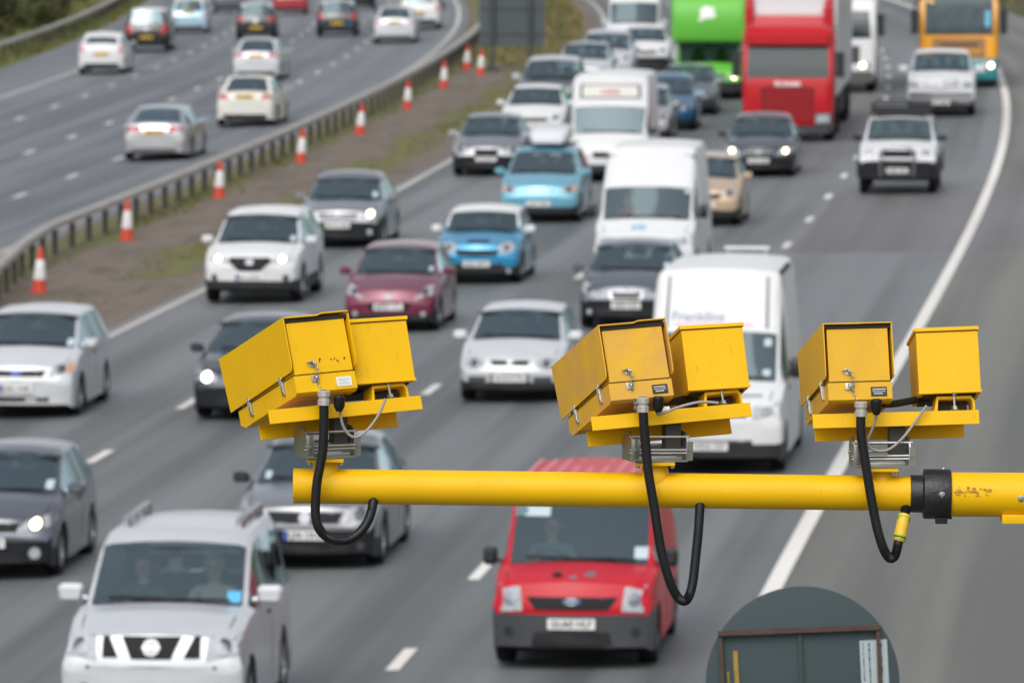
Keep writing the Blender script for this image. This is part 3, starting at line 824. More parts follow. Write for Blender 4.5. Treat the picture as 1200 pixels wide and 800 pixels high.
        if G('emblem'):
            t, rx, rz_, em = G('emblem'); patch('emblem', skin, disc_poly(0, rt(t), rx, rz_), em, root, 'rear', proud=.02, rings=2)
    return root, skin, dict(q=q, yb=yb, hw=hw, zin=zin, sy=sy)
def wheel_arches(root, info, m, w=.05):
    """flared arch lips over the wheels of off-roaders."""
    q = info['q']; ar = q['wr'] + q.get('archgap', .055) + .02
    for d in (q['fo'], q['fo'] + q['wb']):
        for s in (1, -1):
            mb = MB(); n = 14; P = []
            for k in range(n + 1):
                a = math.pi * k / n; P.append((s * (info['hw'] - .01), info['yb'](d) + ar * math.cos(a), q['wr'] + ar * math.sin(a)))
            mb.tube(P, w, 8); mb.build('wheel_arch_flare', m, root)
def box_aerial(root, x, y, z0, h=.4):
    MB().tube([(x, y, z0), (x, y - h * .35, z0 + h)], .006, 5).build('aerial', BLACK, root)
GRP_A = None
W_ = paint('white', (.61, .62, .63), 0, .5, .12); SILV = paint('silver', (.52, .53, .55), .75, .34); PSILV = paint('pale silver', (.58, .60, .625), .35, .38, .6); WSIL = paint('silver white', (.58, .60, .62), .25, .40, .6)
DGREY = paint('dark grey', (.15, .16, .185), .85, .36); GREY = paint('mid grey', (.30, .31, .33), .85, .36); BLUEBLK = paint('blue black', (.035, .042, .06), .7, .25)
MAROON = paint('maroon', (.155, .011, .042), .3, .3); BLUE = paint('bright blue', (.015, .26, .48), .35, .3); LBLUE = paint('light blue', (.16, .43, .56), .45, .32)
CREAM = paint('cream gold', (.52, .38, .25), .3, .35); RED = paint('van red', (.46, .004, .016), 0, .48, .22, .3); DBLUE = paint('dark blue', (.012, .09, .20), .3, .3)
BLACKP = paint('black', (.014, .015, .019), .3, .25); CARRED = paint('car red', (.30, .012, .02)); SKYB = paint('sky blue', (.38, .55, .66), .3, .3)
CREAMW = paint('cream white', (.62, .61, .56), 0, .5, .12); DSUVP = paint('green grey', (.09, .11, .11), .6, .3)
LOWBLK_SHADE = paint('black lower trim and nose shade', (.011, .012, .016), 0, .5, .15, .25)  # dark road reflection painted on car noses; real black trim on some others
DARKGR = mat('dark grille', (.010, .011, .013), .6, spec=.2)
SILGR = mat('silver grille', (.22, .23, .25), .35, metal=.5)

# ---- nearest rows ----------------------------------------------------------------
suv, sk, inf = vehicle('suv', 'suv', 'silver off-roader with roof rails and two people inside, nearest vehicle at bottom left', 'off-roader', 5.55, 73.2, -1, PSILV, L=4.74, H=1.95, hz=1.08, cz=1.27, cy=1.22, hdz=1.82, tum=.83, fb=.90, bow=.09, hoodc=.78, rhy=4.35, rby=4.6,
    hl=[(.60, .70), (.95, .76), (.97, 1.0), (.62, 1.0)], bulb=.085, grille=[([(-.22, .72), (.22, .72), (.33, .99), (-.33, .99)], DARKGR), ([(.36, .74), (.54, .74), (.54, .99), (.47, .99)], DARKGR), ([(-.36, .74), (-.47, .99), (-.54, .99), (-.54, .74)], DARKGR)],
    intake=[([(-.58, .22), (.58, .22), (.56, .40), (-.56, .40)], BLACK)], fog=(.74, .36, .055, LAMPD), plate='YK07 LHD', pt=.22, blue=True, emblem=(.86, .085, .085, CHROME), stickers=[(-.74, 1.345, .07, .05, mat('blue tax sticker', (.10, .42, .72), .5))], msize=(.25, .19), mz=.13, rim='multi', sideglass=GLASS, wr=.38,
    extra=[('emblem_disc', disc_poly(0, .86, .075, .085), SILGR, .026), ('emblem_bar', [(-.10, .845), (.10, .845), (.10, .875), (-.10, .875)], CHROME, .03), ('washer_jet', disc_poly(.70, .62, .018, .02), BLACK, .012), ('washer_jet', disc_poly(-.70, .62, .018, .02), BLACK, .012)])
for s in (1, -1):
    mb = MB(); x = s * .60; z = 2.0; y0 = inf['yb'](2.5); y1 = inf['yb'](4.1)
    r_ = MB().hull([(y0 + .10, x - .03, x + .03, z - .13, z - .02, .02), (y0, x - .035, x + .035, z - .06, z + .05, .02), (y1, x - .035, x + .035, z - .06, z + .05, .02), (y1 - .1, x - .03, x + .03, z - .13, z - .02, .02)]).build('roof_rail', ALLOY, suv)
    for d in (.0, .55, 1.1, 1.55): MB().box(x - .04, x + .04, y0 - d - .06, y0 - d + .02, z - .13, z + .02, bev=.01).build('rail_foot', BLACK, r_)
red, sk, inf_red = vehicle('van', 'small_van', 'small red van with grey bumper, in front of the round sign at bottom centre', 'van', 1.74, 78.6, -1, RED, L=4.3, W=1.80, H=1.94, hz=.96, cz=1.08, cy=.95, hy=1.62, hdz=1.67, tum=.86, fo=.87, wb=2.67, wr=.32, rhy=4.18, rby=4.24, rbz=1.1, dz=1.05, b1=1.12, rise=.45,
    side=[(1.1, 1.95)], fb=.88, bow=.16, trimz=.62, trimd=.75, hl=[(.60, .60), (.87, .58), (.90, .95), (.64, .94)], hlr=.12, bulb=.075, grille=[([(-.44, .62), (.44, .62), (.56, .80), (-.56, .80)], DARKGR)], intake=[([(-.50, .06), (.50, .06), (.46, .30), (-.46, .30)], BLACK)],
    fog=(.78, .30, .05, BLACK), plate='GU60 HLF', pt=.42, emblem=(.74, .085, .035, CHROME), stickers=[(-.76, 1.19, .075, .06, STICK), (.62, 1.60, .20, .05, STICK)], mirror=BLACK, rim='steel', msize=(.19, .20), mz=.10,
    extra=[('emblem_field', disc_poly(0, .74, .12, .03), mat('dull blue', (.05, .09, .22), .4), .026), ('bonnet_badge', disc_poly(.20, 1.08, .07, .025), DARKGR, .008), ('bonnet_badge', disc_poly(-.20, 1.09, .07, .025), SILGR, .008), ('bonnet_badge', disc_poly(0, 1.06, .05, .02), SILGR, .008)])
for k in range(9): MB().hull([(inf_red['yb'](2.0), -.66 + k * .165 - .03, -.66 + k * .165 + .03, 1.90, 1.98, .02), (inf_red['yb'](3.9), -.66 + k * .165 - .03, -.66 + k * .165 + .03, 1.89, 1.96, .02)]).build('roof_rib', paint('red with sky sheen', (.60, .13, .15), 0, .5, .3), red)  # rib colour paled to carry the sky's reflection on the red roof
vehicle('saloon', 'saloon_car', 'dark grey estate half hidden behind the left speed camera, silver grille bars', 'car', 5.93, 89.2, -1, GREY, H=1.5, hz=.78, fb=.84, hl=[(.55, .70), (.93, .78), (.92, 1.04), (.60, .98)], grille=[([(-.50, .66), (.50, .66), (.56, .94), (-.56, .94)], SILGR), ([(-.46, .69), (.46, .69), (.52, .91), (-.52, .91)], DARKGR)],
    intake=[([(-.60, .06), (.60, .06), (.56, .26), (-.56, .26)], BLACK)], plate='KJ58 OKG', pt=.46, blue=True, emblem=(.80, .075, .075, SILGR), trimz=.50, trimm=LOWBLK_SHADE, rim='multi', mirror=BLACKP, fog=(.76, .24, .05, LAMPD), stickers=[(.7, 1.06, .04, .04, STICK)])
vehicle('hatch', 'hatchback', 'dark grey hatchback cut by the left edge, one headlight lit, behind the silver off-roader', 'car', 9.76, 88.4, -1, DGREY, fb=.86, H=1.48, lit=.065, litonly=-1, hl=[(.52, .74), (.92, .84), (.88, 1.06), (.58, .96)], bulb=.09, grille=[([(-.46, .74), (.46, .74), (.50, .92), (-.50, .92)], DARKGR)], trimz=.50, trimm=LOWBLK_SHADE, fog=(.72, .30, .07, LAMP), plate='FX12 PVO', pt=.52, mirror=DGREY, stickers=[(-.72, 1.08, .05, .05, STICK)])
vehicle('mpv', 'people_carrier', 'silvery white people carrier cut by the left edge, beside the first traffic cone', 'car', 13.22, 111.6, -1, WSIL, H=1.56, fb=.86, hl=[(.56, .76), (.94, .84), (.92, 1.10), (.62, 1.0)], grille=[([(-.46, .76), (.46, .76), (.52, .90), (-.52, .90)], DARKGR)], intake=[([(-.58, .16), (.58, .16), (.56, .28), (-.56, .28)], BLACK)], plate='SD05 HXB', pt=.48, blue=True, emblem=(.84, .09, .035, EUBLUE), amb=1, trimz=.28, trimm=BLACK, stickers=[(-.76, 1.12, .05, .05, STICK)], mirror=WSIL)
vehicle('saloon', 'saloon_car', 'blue-black saloon with one bright headlight, mostly hidden behind the left speed camera', 'car', 9.52, 110.7, -1, BLUEBLK, W=1.80, lit=.075, litm=LITW, litonly=1, fb=.82, hl=[(.50, .74), (.92, .80), (.88, 1.02), (.56, .96)], grille=[([(.04, .74), (.30, .74), (.30, .94), (.06, .94)], CHROME), ([(-.04, .74), (-.06, .94), (-.30, .94), (-.30, .74)], CHROME)], plate='LN56 RWY', pt=.46, mirror=BLUEBLK, trimz=.52, trimm=LOWBLK_SHADE)
vehicle('hatch', 'hatchback', 'small white older hatchback with oval lamps, left of the middle speed camera', 'car', 5.76, 113.2, -1, WSIL, W=1.68, H=1.40, L=4.1, cz=.93, hdz=1.33, hz=.70, hl=disc_poly(.68, .86, .20, .17), hlr=.0, bulb=.06, grille=[([(-.34, .82), (.34, .82), (.36, .96), (-.36, .96)], DARKGR)], intake=[([(-.80, .30), (.80, .30), (.78, .48), (-.78, .48)], GREYPL), ([(-.5, .05), (.5, .05), (.46, .18), (-.46, .18)], BLACK)], plate='R418 KTN', pt=.44, emblem=(.89, .05, .035, CHROME), rim='steel', mirror=W_, extra=[('number_plate_surround', [(-.36, .34), (.36, .34), (.36, .56), (-.36, .56)], GREYPL, .012)])
van8, sk8, inf8 = vehicle('van', 'panel_van', 'white high-roof panel van with roof ladder bar, between the middle and right speed cameras', 'van', 1.75, 100.9, -1, W_, W=2.06, L=6.4, wb=3.75, H=2.76, hz=1.04, cz=1.27, cy=.85, hy=1.40, hdz=1.90, rise=.62, tum=.86, fb=.88, bow=.14, trimz=.50, trimd=.7, trimm=BLACK, hl=[(.58, .70), (.95, .76), (.95, .98), (.58, .92)], grille=[([(-.50, .74), (.50, .74), (.52, .90), (-.52, .90)], DARKGR)], intake=[([(-.60, .18), (.60, .18), (.58, .36), (-.58, .36)], BLACK)], plate='WR55 CKF', pt=.26, mirror=BLACK, rim='steel', msize=(.22, .28), mz=.22, stickers=[(-.72, 1.78, .05, .05, STICK), (-.72, 1.38, .05, .04, STICK)], side=[(1.0, 1.8)],
    extra=[('bonnet_vent', [(-.70, 1.06), (.70, 1.06), (.70, 1.085), (-.70, 1.085)], GREYPL, .006)])
lettering('roof_lettering', van8, sk8, 'Franklins', .27, 2.12, .17, mat('lettering blue grey', (.30, .33, .42), .6), stretch=1.25)
patch('roof_stripe', sk8, [(-.5, 2.0), (.6, 2.0), (.6, 2.025), (-.5, 2.025)], mat('pink stripe', (.75, .35, .35), .6), van8, rings=1)
for s in (1, -1): patch('roof_gutter', sk8, [(s * .70, 1.96), (s * .735, 1.96), (s * .715, 2.66), (s * .685, 2.66)], BLACK, van8, rings=1, proud=.004)
MB().tube([(-.46, inf8['yb'](6.1), 2.80), (.20, inf8['yb'](6.1), 2.80)], .035, 8).tube([(-.40, inf8['yb'](6.1), 2.6), (-.40, inf8['yb'](6.1), 2.80)], .025, 6).tube([(.14, inf8['yb'](6.1), 2.6), (.14, inf8['yb'](6.1), 2.80)], .025, 6).build('roof_bar', mat('pale bar', (.6, .6, .59), .5), van8)
for d in (2.2, 2.9, 3.6): MB().box(-.90, -.84, inf8['yb'](d + .25), inf8['yb'](d), 2.68, 2.75, bev=.01).build('gutter_bracket', BLACK, van8)
# ---- second group ----------------------------------------------------------------
vehicle('hatch', 'hatchback', 'maroon hatchback with big pale headlamps, just above the left speed camera', 'car', 9.42, 128.4, -1, MAROON, W=1.70, hl=[(.50, .72), (.90, .86), (.90, 1.16), (.74, 1.08)], hlr=.3, bulb=.06, grille=[([(-.40, .40), (.40, .40), (.46, .62), (-.46, .62)], DARKGR)], intake=[([(-.5, .08), (.5, .08), (.46, .26), (-.46, .26)], BLACK)], plate='MF09 YTL', pt=.52, emblem=(.80, .08, .04, SILGR), fog=(.72, .30, .045, LAMP), mirror=MAROON, stickers=[(-.74, 1.08, .035, .035, STICK)], seam=1)
vehicle('suv', 'suv', 'white crossover with black grille and both lamps lit, beside the median', 'off-roader', 12.93, 136.2, -1, W_, L=4.55, W=1.84, H=1.67, hz=.95, cz=1.10, hdz=1.58, tum=.76, fb=.82, lit=.06, hl=[(.44, .76), (.88, .84), (.86, 1.02), (.48, .90)], grille=[([(-.22, .56), (.22, .56), (.46, .82), (.40, .92), (-.40, .92), (-.46, .82)], DARKGR)], intake=[([(-.6, .06), (.6, .06), (.62, .26), (-.62, .26)], BLACK)], fog=(.74, .38, .06, BLACK), plate='EK13 DZW', pt=.40, blue=True, emblem=(.80, .08, .06, SILGR), trimz=.38, trimm=BLACK, sillz=.36, mirror=W_, stickers=[(-.72, 1.18, .05, .05, STICK)])
vehicle('saloon', 'hatchback', 'dark grey hatchback with both lamps lit, behind the white crossover in the outer lane', 'car', 13.27, 152.8, -1, GREY, L=4.6, W=1.82, H=1.50, hz=.80, lit=.07, fb=.84, hl=[(.52, .74), (.92, .82), (.90, 1.06), (.66, .98)], grille=[([(-.42, .72), (.42, .72), (.46, .92), (-.46, .92)], DARKGR), ([(-.40, .79), (.40, .79), (.42, .84), (-.42, .84)], CHROME)], intake=[([(-.6, .06), (.6, .06), (.56, .30), (-.56, .30)], BLACK)], plate='BT10 SNJ', pt=.52, fog=(.74, .30, .06, LAMP), trimz=.54, trimm=LOWBLK_SHADE, emblem=(.86, .05, .05, SILGR), stickers=[(-.7, 1.08, .05, .05, STICK)])
vehicle('hatch', 'small_hatchback', 'small bright blue hatchback with white roof and white mirrors', 'car', 9.13, 140.7, -1, BLUE, L=3.7, W=1.68, H=1.42, fo=.72, wb=2.47, hz=.78, cz=.97, cy=1.05, hy=1.55, hdz=1.33, rhy=3.3, rby=3.6, tum=.80, fb=.84, roof=W_, mirror=W_, hl=disc_poly(.68, .90, .20, .17), hlr=0, bulb=.06, grille=[([(-.46, .66), (.46, .66), (.52, .84), (-.52, .84)], DARKGR), ([(-.26, 1.06), (.26, 1.06), (.26, 1.14), (-.26, 1.14)], BLACK)], intake=[([(-.62, .20), (.62, .20), (.60, .42), (-.60, .42)], BLACK)], plate='RJ06 MCS', pt=.40, fog=(.74, .18, .045, LAMP), side=[(1.2, 2.1), (2.2, 3.2)], msize=(.20, .15))
toy, skt, inft = vehicle('mpv', 'people_carrier', 'light blue people carrier carrying a pale roof box', 'car', 9.75, 160.8, -1, LBLUE, H=1.60, fb=.84, hl=[(.50, .76), (.92, .80), (.90, 1.06), (.62, .98)], amb=1, grille=[([(-.40, .80), (.40, .80), (.42, .90), (-.42, .90)], SILGR)], intake=[([(-.60, .04), (.60, .04), (.58, .24), (-.58, .24)], BLACK)], plate='GL54 WEH', pt=.42, mirror=LBLUE, sideglass=GLASS, extra=[])
rb = empty('roof_box', toy.location + Vector((0, 0, 1.62)), toy.rotation_euler.z); tag(rb, 'pale grey streamlined roof box strapped on the light blue people carrier', 'roof box')
MB().hull([(inft['yb'](1.9), -.38, .30, .08, .18, .05), (inft['yb'](2.05), -.46, .38, .05, .32, .10), (inft['yb'](2.6), -.48, .40, .05, .42, .14), (inft['yb'](3.7), -.48, .40, .05, .44, .14), (inft['yb'](3.95), -.44, .36, .08, .34, .10)], seg=6).build('box_shell', paint('box grey', (.60, .62, .65)), rb)
for d in (2.3, 3.4): MB().box(-.62, .62, inft['yb'](d) - .03, inft['yb'](d) + .03, .0, .045, bev=.008).build('crossbar', BLACK, rb)
vehicle('hatch', 'hatchback', 'dark blue-grey hatchback with large chrome-edged grille, above the middle speed camera', 'car', 5.2, 128.4, -1, DGREY, W=1.75, H=1.47, fb=.84, hl=[(.48, .66), (.90, .82), (.92, 1.14), (.78, 1.06)], hlr=.3, bulb=.06, grille=[([(-.32, .62), (.32, .62), (.36, .90), (-.36, .90)], CHROME), ([(-.27, .66), (.27, .66), (.31, .86), (-.31, .86)], mat('brownish grille', (.06, .055, .05), .5))], intake=[([(-.60, .06), (.60, .06), (.62, .36), (-.62, .36)], BLACK)], plate='AE08 XGD', pt=.46, trimz=.52, trimm=LOWBLK_SHADE, fog=(.76, .26, .045, LAMP), emblem=(1.0, .04, .04, SILGR), stickers=[(-.72, 1.08, .045, .045, STICK)])
van15, sk15, inf15 = vehicle('van', 'panel_van', 'tall white panel van with blank roof front and clutter on its dashboard', 'van', 5.80, 139.8, -1, W_, L=5.7, H=2.60, hz=1.02, cz=1.26, cy=.80, hy=1.32, hdz=1.84, rise=.95, tum=.88, fb=.88, bow=.12, trimz=.46, trimm=LOWBLK_SHADE, hl=[(.60, .70), (.95, .76), (.95, 1.0), (.60, .92)], grille=[([(-.5, .74), (.5, .74), (.52, .90), (-.52, .90)], DARKGR)], plate='HN04 JVB', pt=.30, mirror=BLACK, rim='steel', msize=(.20, .28), mz=.2, side=[(.95, 1.7)], stickers=[(-.78, 1.78, .05, .03, STICK)])
lettering('bonnet_lettering', van15, sk15, 'polar', .10, 1.14, .14, mat('lettering blue', (.08, .35, .55), .6))
for x, w_, m in ((.55, .12, mat('dash tan', (.55, .42, .28), .7)), (.15, .18, STICK), (-.25, .16, mat('dash blue', (.10, .40, .60), .6)), (-.45, .08, PLATE_W)):
    MB().box(x - w_, x + w_, inf15['yb'](1.12), inf15['yb'](.98), 1.20, 1.31, bev=.015).build('dashboard_clutter', m, van15)
vehicle('hatch', 'hatchback', 'cream gold small car peeping out beside the tall white panel van', 'car', 5.95, 158.6, -1, CREAM, L=3.75, W=1.64, H=1.50, cz=1.02, hdz=1.42, hz=.80, hl=[(.50, .78), (.88, .82), (.86, 1.06), (.60, 1.02)], plate='GU53 TAO', mirror=CREAM, rim='steel')
vehicle('saloon', 'saloon_car', 'black saloon with both headlamps lit, directly before the red lorry', 'car', 5.83, 178.6, -1, BLUEBLK, H=1.48, fb=.84, lit=.065, hl=[(.52, .72), (.93, .80), (.91, 1.02), (.60, .96)], grille=[([(-.44, .70), (.44, .70), (.48, .92), (-.48, .92)], DARKGR), ([(-.42, .80), (.42, .80), (.44, .84), (-.44, .84)], CHROME)], plate='NV57 LBE', pt=.46, trimz=.54, trimm=LOWBLK_SHADE, emblem=(.82, .05, .05, SILGR))
lr, sklr, inflr = vehicle('suv', 'suv', 'white off-roader with bull bar, black lower half and black roof rack', 'off-roader', 2.11, 170.2, -1, W_, L=4.5, W=1.86, H=1.78, hz=1.08, cz=1.22, cy=1.35, hy=1.85, hdz=1.70, tum=.80, fb=.90, bow=.08, trimz=.80, trimd=.95, trimm=LOWBLK_SHADE, sillz=.62, hl=[(.56, .80), (.88, .80), (.88, .98), (.56, .98)], grille=[([(-.46, .68), (.46, .68), (.48, .96), (-.48, .96)], DARKGR)], plate='KX03 FGN', pt=.34, wr=.40, gc=.32, mirror=BLACK, rim='steel', stickers=[])
wheel_arches(lr, inflr, BLACK, .06)
bb = MB(); yf = inflr['yb'](-.10)
for s in (1, -1): bb.tube(smooth_path([(s * .38, yf, .45), (s * .40, yf + .02, .80), (s * .33, yf, 1.08), (s * .15, yf - .02, 1.15)], 4), .035, 8)
bb.tube([(-.16, yf - .02, 1.15), (.16, yf - .02, 1.15)], .035, 8).tube([(-.39, yf + .02, .86), (.39, yf + .02, .86)], .03, 8)
bb.build('bull_bar', CHROME, lr)
rk = MB(); x = .68
for s in (1, -1):
    rk.tube([(s * x, inflr['yb'](1.95), 2.06), (s * x, inflr['yb'](4.1), 2.06)], .025, 6).tube([(s * x, inflr['yb'](1.95), 1.93), (s * x, inflr['yb'](4.1), 1.93)], .03, 6)
    for d in (1.95, 2.6, 3.3, 4.1): rk.tube([(s * x, inflr['yb'](d), 1.76), (s * x, inflr['yb'](d), 2.06)], .02, 6)
rk.box(-x, x, inflr['yb'](4.1), inflr['yb'](1.95), 1.86, 1.89); rk.box(-.6, .6, inflr['yb'](2.02), inflr['yb'](1.98), 1.74, 1.9); rk.tube([(-x, inflr['yb'](1.95), 2.06), (x, inflr['yb'](1.95), 2.06)], .025, 6).box(-x, x, inflr['yb'](1.97), inflr['yb'](1.93), 1.84, 2.0); rk.tube([(-x, inflr['yb'](4.1), 2.06), (x, inflr['yb'](4.1), 2.06)], .025, 6)
rack = rk.build('roof_rack', BLACK, lr)
ram, skr, infr = vehicle('suv', 'pickup_truck', 'large white pickup truck just ahead of the orange and teal coach', 'pickup', 1.92, 210.6, -1, W_, L=5.6, W=2.0, H=1.86, hz=1.12, cz=1.28, cy=1.5, hy=2.1, hdz=1.78, rhy=3.6, rby=3.75, rbz=1.3, dz=1.25, fo=1.0, wb=3.5, tum=.80, fb=.88, bow=.16, wr=.40, side=[(1.7, 2.6), (2.7, 3.5)], hl=[(.62, .68), (.94, .72), (.94, .92), (.60, .90)], grille=[([(.03, .70), (.52, .72), (.54, .96), (.03, .96)], SILGR), ([(-.03, .70), (-.03, .96), (-.54, .96), (-.52, .72)], SILGR)], intake=[([(-.9, .14), (.9, .14), (.88, .26), (-.88, .26)], CHROME)], plate='X77 RMT', pt=.2, trimz=.42, trimm=LOWBLK_SHADE, mirror=W_, msize=(.28, .22), noback=None, extra=[('chrome_bumper', [(-.92, .36), (.92, .36), (.90, .52), (-.90, .52)], CHROME, .02)])
# ---- far traffic ----------------------------------------------------------------
vehicle('saloon', 'saloon_car', 'dark grey saloon with pale lamps, behind the light blue people carrier in the outer lane', 'car', 12.76, 180.8, -1, GREY, hl=[(.52, .74), (.93, .80), (.90, 1.04), (.60, .98)], grille=[([(-.30, .40), (.30, .40), (.34, .92), (-.34, .92)], DARKGR)], plate='SY56 KHT', pt=.50, trimz=.52, trimm=LOWBLK_SHADE, mirror=SILV)
vehicle('saloon', 'saloon_car', 'white car half hidden behind the dark grey saloon, near the grassy median', 'car', 13.0, 198.5, -1, W_, plate='OE11 PXC', mirror=W_)
vehicle('suv', 'suv', 'green-grey off-roader behind the white car, left of the camper van', 'off-roader', 13.3, 209.5, -1, DSUVP, L=4.7, W=1.9, H=1.85, hz=1.1, cz=1.25, hdz=1.76, mirror=SILV, msize=(.24, .2), roof=PSILV)
vehicle('mpv', 'people_carrier', 'pale silver car low behind the green-grey off-roader', 'car', 13.5, 231.4, -1, PSILV, H=1.52)
vehicle('mpv', 'people_carrier', 'pale silver people carrier behind the camper van roof, tallest of the silver cars', 'people carrier', 13.15, 240.0, -1, PSILV, L=4.8, W=1.85, H=1.66, hz=.9, cz=1.08, hdz=1.56)
vehicle('hatch', 'hatchback', 'white car low in front of the far white van near the top edge', 'car', 12.2, 250.8, -1, W_, W=1.75, H=1.5, trimz=.45, trimm=BLACK)
vehicle('van', 'panel_van', 'farthest white van at the top edge, above the silver people carriers', 'van', 12.85, 261.0, -1, W_, H=2.4, trimz=.4, trimm=BLACK)
vehicle('hatch', 'hatchback', 'dark blue small car to the right of the camper van', 'car', 9.6, 203.6, -1, DBLUE, H=1.52, hl=[(.50, .78), (.88, .82), (.86, 1.08), (.60, 1.02)], plate='EJ05 VRN', mirror=SKYB)
vehicle('saloon', 'saloon_car', 'charcoal car between the dark blue small car and the green lorry', 'car', 9.5, 213.6, -1, DGREY, H=1.43, mirror=SILV)
vehicle('hatch', 'hatchback', 'silver car squeezed beside the camper van, mostly hidden', 'car', 9.95, 197.0, -1, SILV, L=3.7, fo=.75, wb=2.4, H=1.5, mirror=SILV, rhy=3.2, rby=3.58, side=[(1.25, 2.2), (2.3, 3.15)])
# camper van with a lettered box over the cab
cam_v, skc, infc = vehicle('van', 'camper_van', 'white camper van with a lettered panel above its windscreen', 'van', 9.5, 177.4, -1, W_, L=5.8, W=1.98, H=2.58, hz=.94, cz=1.17, cy=.8, hy=1.28, hdz=1.80, rise=.22, tum=.93, fb=.88, bow=.10, trimz=.42, trimm=BLACK, hl=[(.62, .66), (.94, .72), (.94, .98), (.62, .90)], grille=[([(-.30, .56), (.30, .56), (.36, .74), (-.36, .74)], DARKGR)], mirror=BLACK, side=[(.95, 1.7)])
patch('panel_frame', skc, [(-.76, 2.02), (.76, 2.02), (.74, 2.36), (-.74, 2.36)], GREYPL, cam_v, proud=.02, n=4)
patch('lettered_panel', skc, [(-.70, 2.05), (.70, 2.05), (.68, 2.33), (-.68, 2.33)], CREAMW, cam_v, proud=.03, n=4)
lettering('panel_lettering', cam_v, skc, 'HIRE', 0, 2.17, .15, mat('lettering red', (.45, .10, .10), .6), proud=.034, stretch=1.5)
# ---- lorries and coach ------------------------------------------------------------
SC_RED = paint('lorry red', (.42, .005, .012), 0, .5, .2, .3); TRAIL = mat('trailer side', (.50, .51, .53), .45, var=.06, scale=.6); WINDK = glass_mat('cab glass', (.22, .27, .28), .12)
LORRY_FRAME = mat('chassis', (.02, .02, .022), .8)
def rig(name, label, cat, off, Y, fo, L):
    p, rz = place(off, Y, -1); fwd = Vector((-math.sin(rz), math.cos(rz), 0))
    r = empty(name, p - fwd * (L / 2 - fo), rz); tag(r, label, cat)
    return r, (lambda d: L / 2 - d)
sc, yb = rig('lorry', 'red articulated lorry with slatted grille and long grey trailer', 'lorry', 5.89, 196.9, 1.4, 16.4)
cab = MB()
secs = [(0.0, .55, 1.75), (.06, .40, 1.95), (.12, .38, 2.1)]
cab.hull([(yb(0), -1.12, 1.12, .55, 1.60, .14), (yb(.05), -1.20, 1.20, .46, 1.74, .16), (yb(.12), -1.23, 1.23, .45, 2.02, .10), (yb(.36), -1.24, 1.24, .45, 2.80, .12), (yb(.5), -1.24, 1.24, .6, 3.05, .14), (yb(2.1), -1.24, 1.24, .8, 3.2, .14)], seg=5)
cb_o = cab.build('cab', SC_RED, sc); sks = Skin(cab.v, cab.f)
patch('windscreen', sks, [(-1.12, 1.76), (1.12, 1.76), (1.08, 2.64), (-1.08, 2.64)], mat('lorry windscreen', (.022, .036, .04), .10, spec=.4), sc, proud=.012, n=6)
MB().hull([(yb(.10), -1.10, 1.10, 2.66, 2.92, .05), (yb(.30), -1.16, 1.16, 2.68, 3.04, .06), (yb(.5), -1.16, 1.16, 2.78, 3.08, .06)]).build('sun_visor', SC_RED, sc)
MB().hull([(yb(.45), -1.18, 1.18, 2.98, 3.14, .06), (yb(.62), -1.2, 1.2, 3.0, 3.42, .10), (yb(2.1), -1.2, 1.2, 3.1, 3.48, .10)]).build('roof_cap', SC_RED, sc)
MB().hull([(yb(.75), -.95, .95, 3.38, 3.52, .05), (yb(1.3), -1.0, 1.0, 3.38, 3.82, .12), (yb(2.1), -1.02, 1.02, 3.38, 3.95, .15)]).build('roof_deflector', paint('deflector', (.60, .55, .56)), sc)
for s in (1, -1):
    MB().hull([(yb(.45), s * 1.08 - .12, s * 1.08 + .12, 3.2, 3.62, .06), (yb(1.4), s * 1.10 - .12, s * 1.10 + .12, 3.2, 3.9, .06)]).build('side_deflector', SC_RED, sc)
for k in range(6): patch('grille_slat', sks, [(-.66, .64 + k * .145), (.66, .64 + k * .145), (.67, .715 + k * .145), (-.67, .715 + k * .145)], SC_RED, sc, proud=.035, n=3)
patch('grille', sks, [(-.68, .60), (.68, .60), (.72, 1.50), (-.72, 1.50)], mat('grille recess', (.03, .006, .007), .7), sc, proud=.012, n=4)
patch('name_panel', sks, [(-.48, 1.51), (.48, 1.51), (.48, 1.66), (-.48, 1.66)], SC_RED, sc, proud=.02, n=3)
lettering('cab_lettering', sc, sks, 'SCANIA', 0, 1.585, .17, mat('pale lettering', (.75, .70, .70), .4), proud=.03, stretch=1.2, bold=.006)
MB().hull([(yb(-.05), -1.12, 1.12, .24, .44, .08), (yb(.08), -1.24, 1.24, .22, .46, .08), (yb(1.0), -1.24, 1.24, .3, .5, .05)]).build('bumper', mat('bumper dark', (.03, .032, .036), .5), sc)
for s in (1, -1): MB().hull([(yb(-.04), s * .96 - .24, s * .96 + .22, .46, .80, .08), (yb(.5), s * 1.0 - .24, s * 1.0 + .25, .44, .84, .06)]).build('bumper_corner', mat('bumper grey', (.07, .075, .08), .5), sc)
for s in (1, -1):
    patch('headlight', sks, round_poly([(s * .78, .52), (s * 1.14, .54), (s * 1.15, .76), (s * .80, .74)]), LAMP, sc, proud=.10)
    MB().hull([(yb(.30), s * 1.42 - .12, s * 1.42 + .12, 1.75, 2.45, .05), (yb(.45), s * 1.42 - .12, s * 1.42 + .12, 1.75, 2.45, .05)]).tube([(s * 1.2, yb(.5), 2.4), (s * 1.42, yb(.4), 2.4)], .03, 6).build('wing_mirror', BLACK, sc)
    patch('side_window', sks, [(yb(1.35), 1.8), (yb(.6), 1.8), (yb(.62), 2.5), (yb(1.35), 2.5)], mat('lorry windscreen', (.03, .045, .05), .06), sc, 'right' if s > 0 else 'left', proud=.012)
    for d, w_ in ((1.4, .30), (4.9, .5), (12.6, .4), (13.9, .4), (15.2, .4)): wheel(sc, s * (1.24 - w_ / 2), yb(d), .50, w_, s, 'steel')
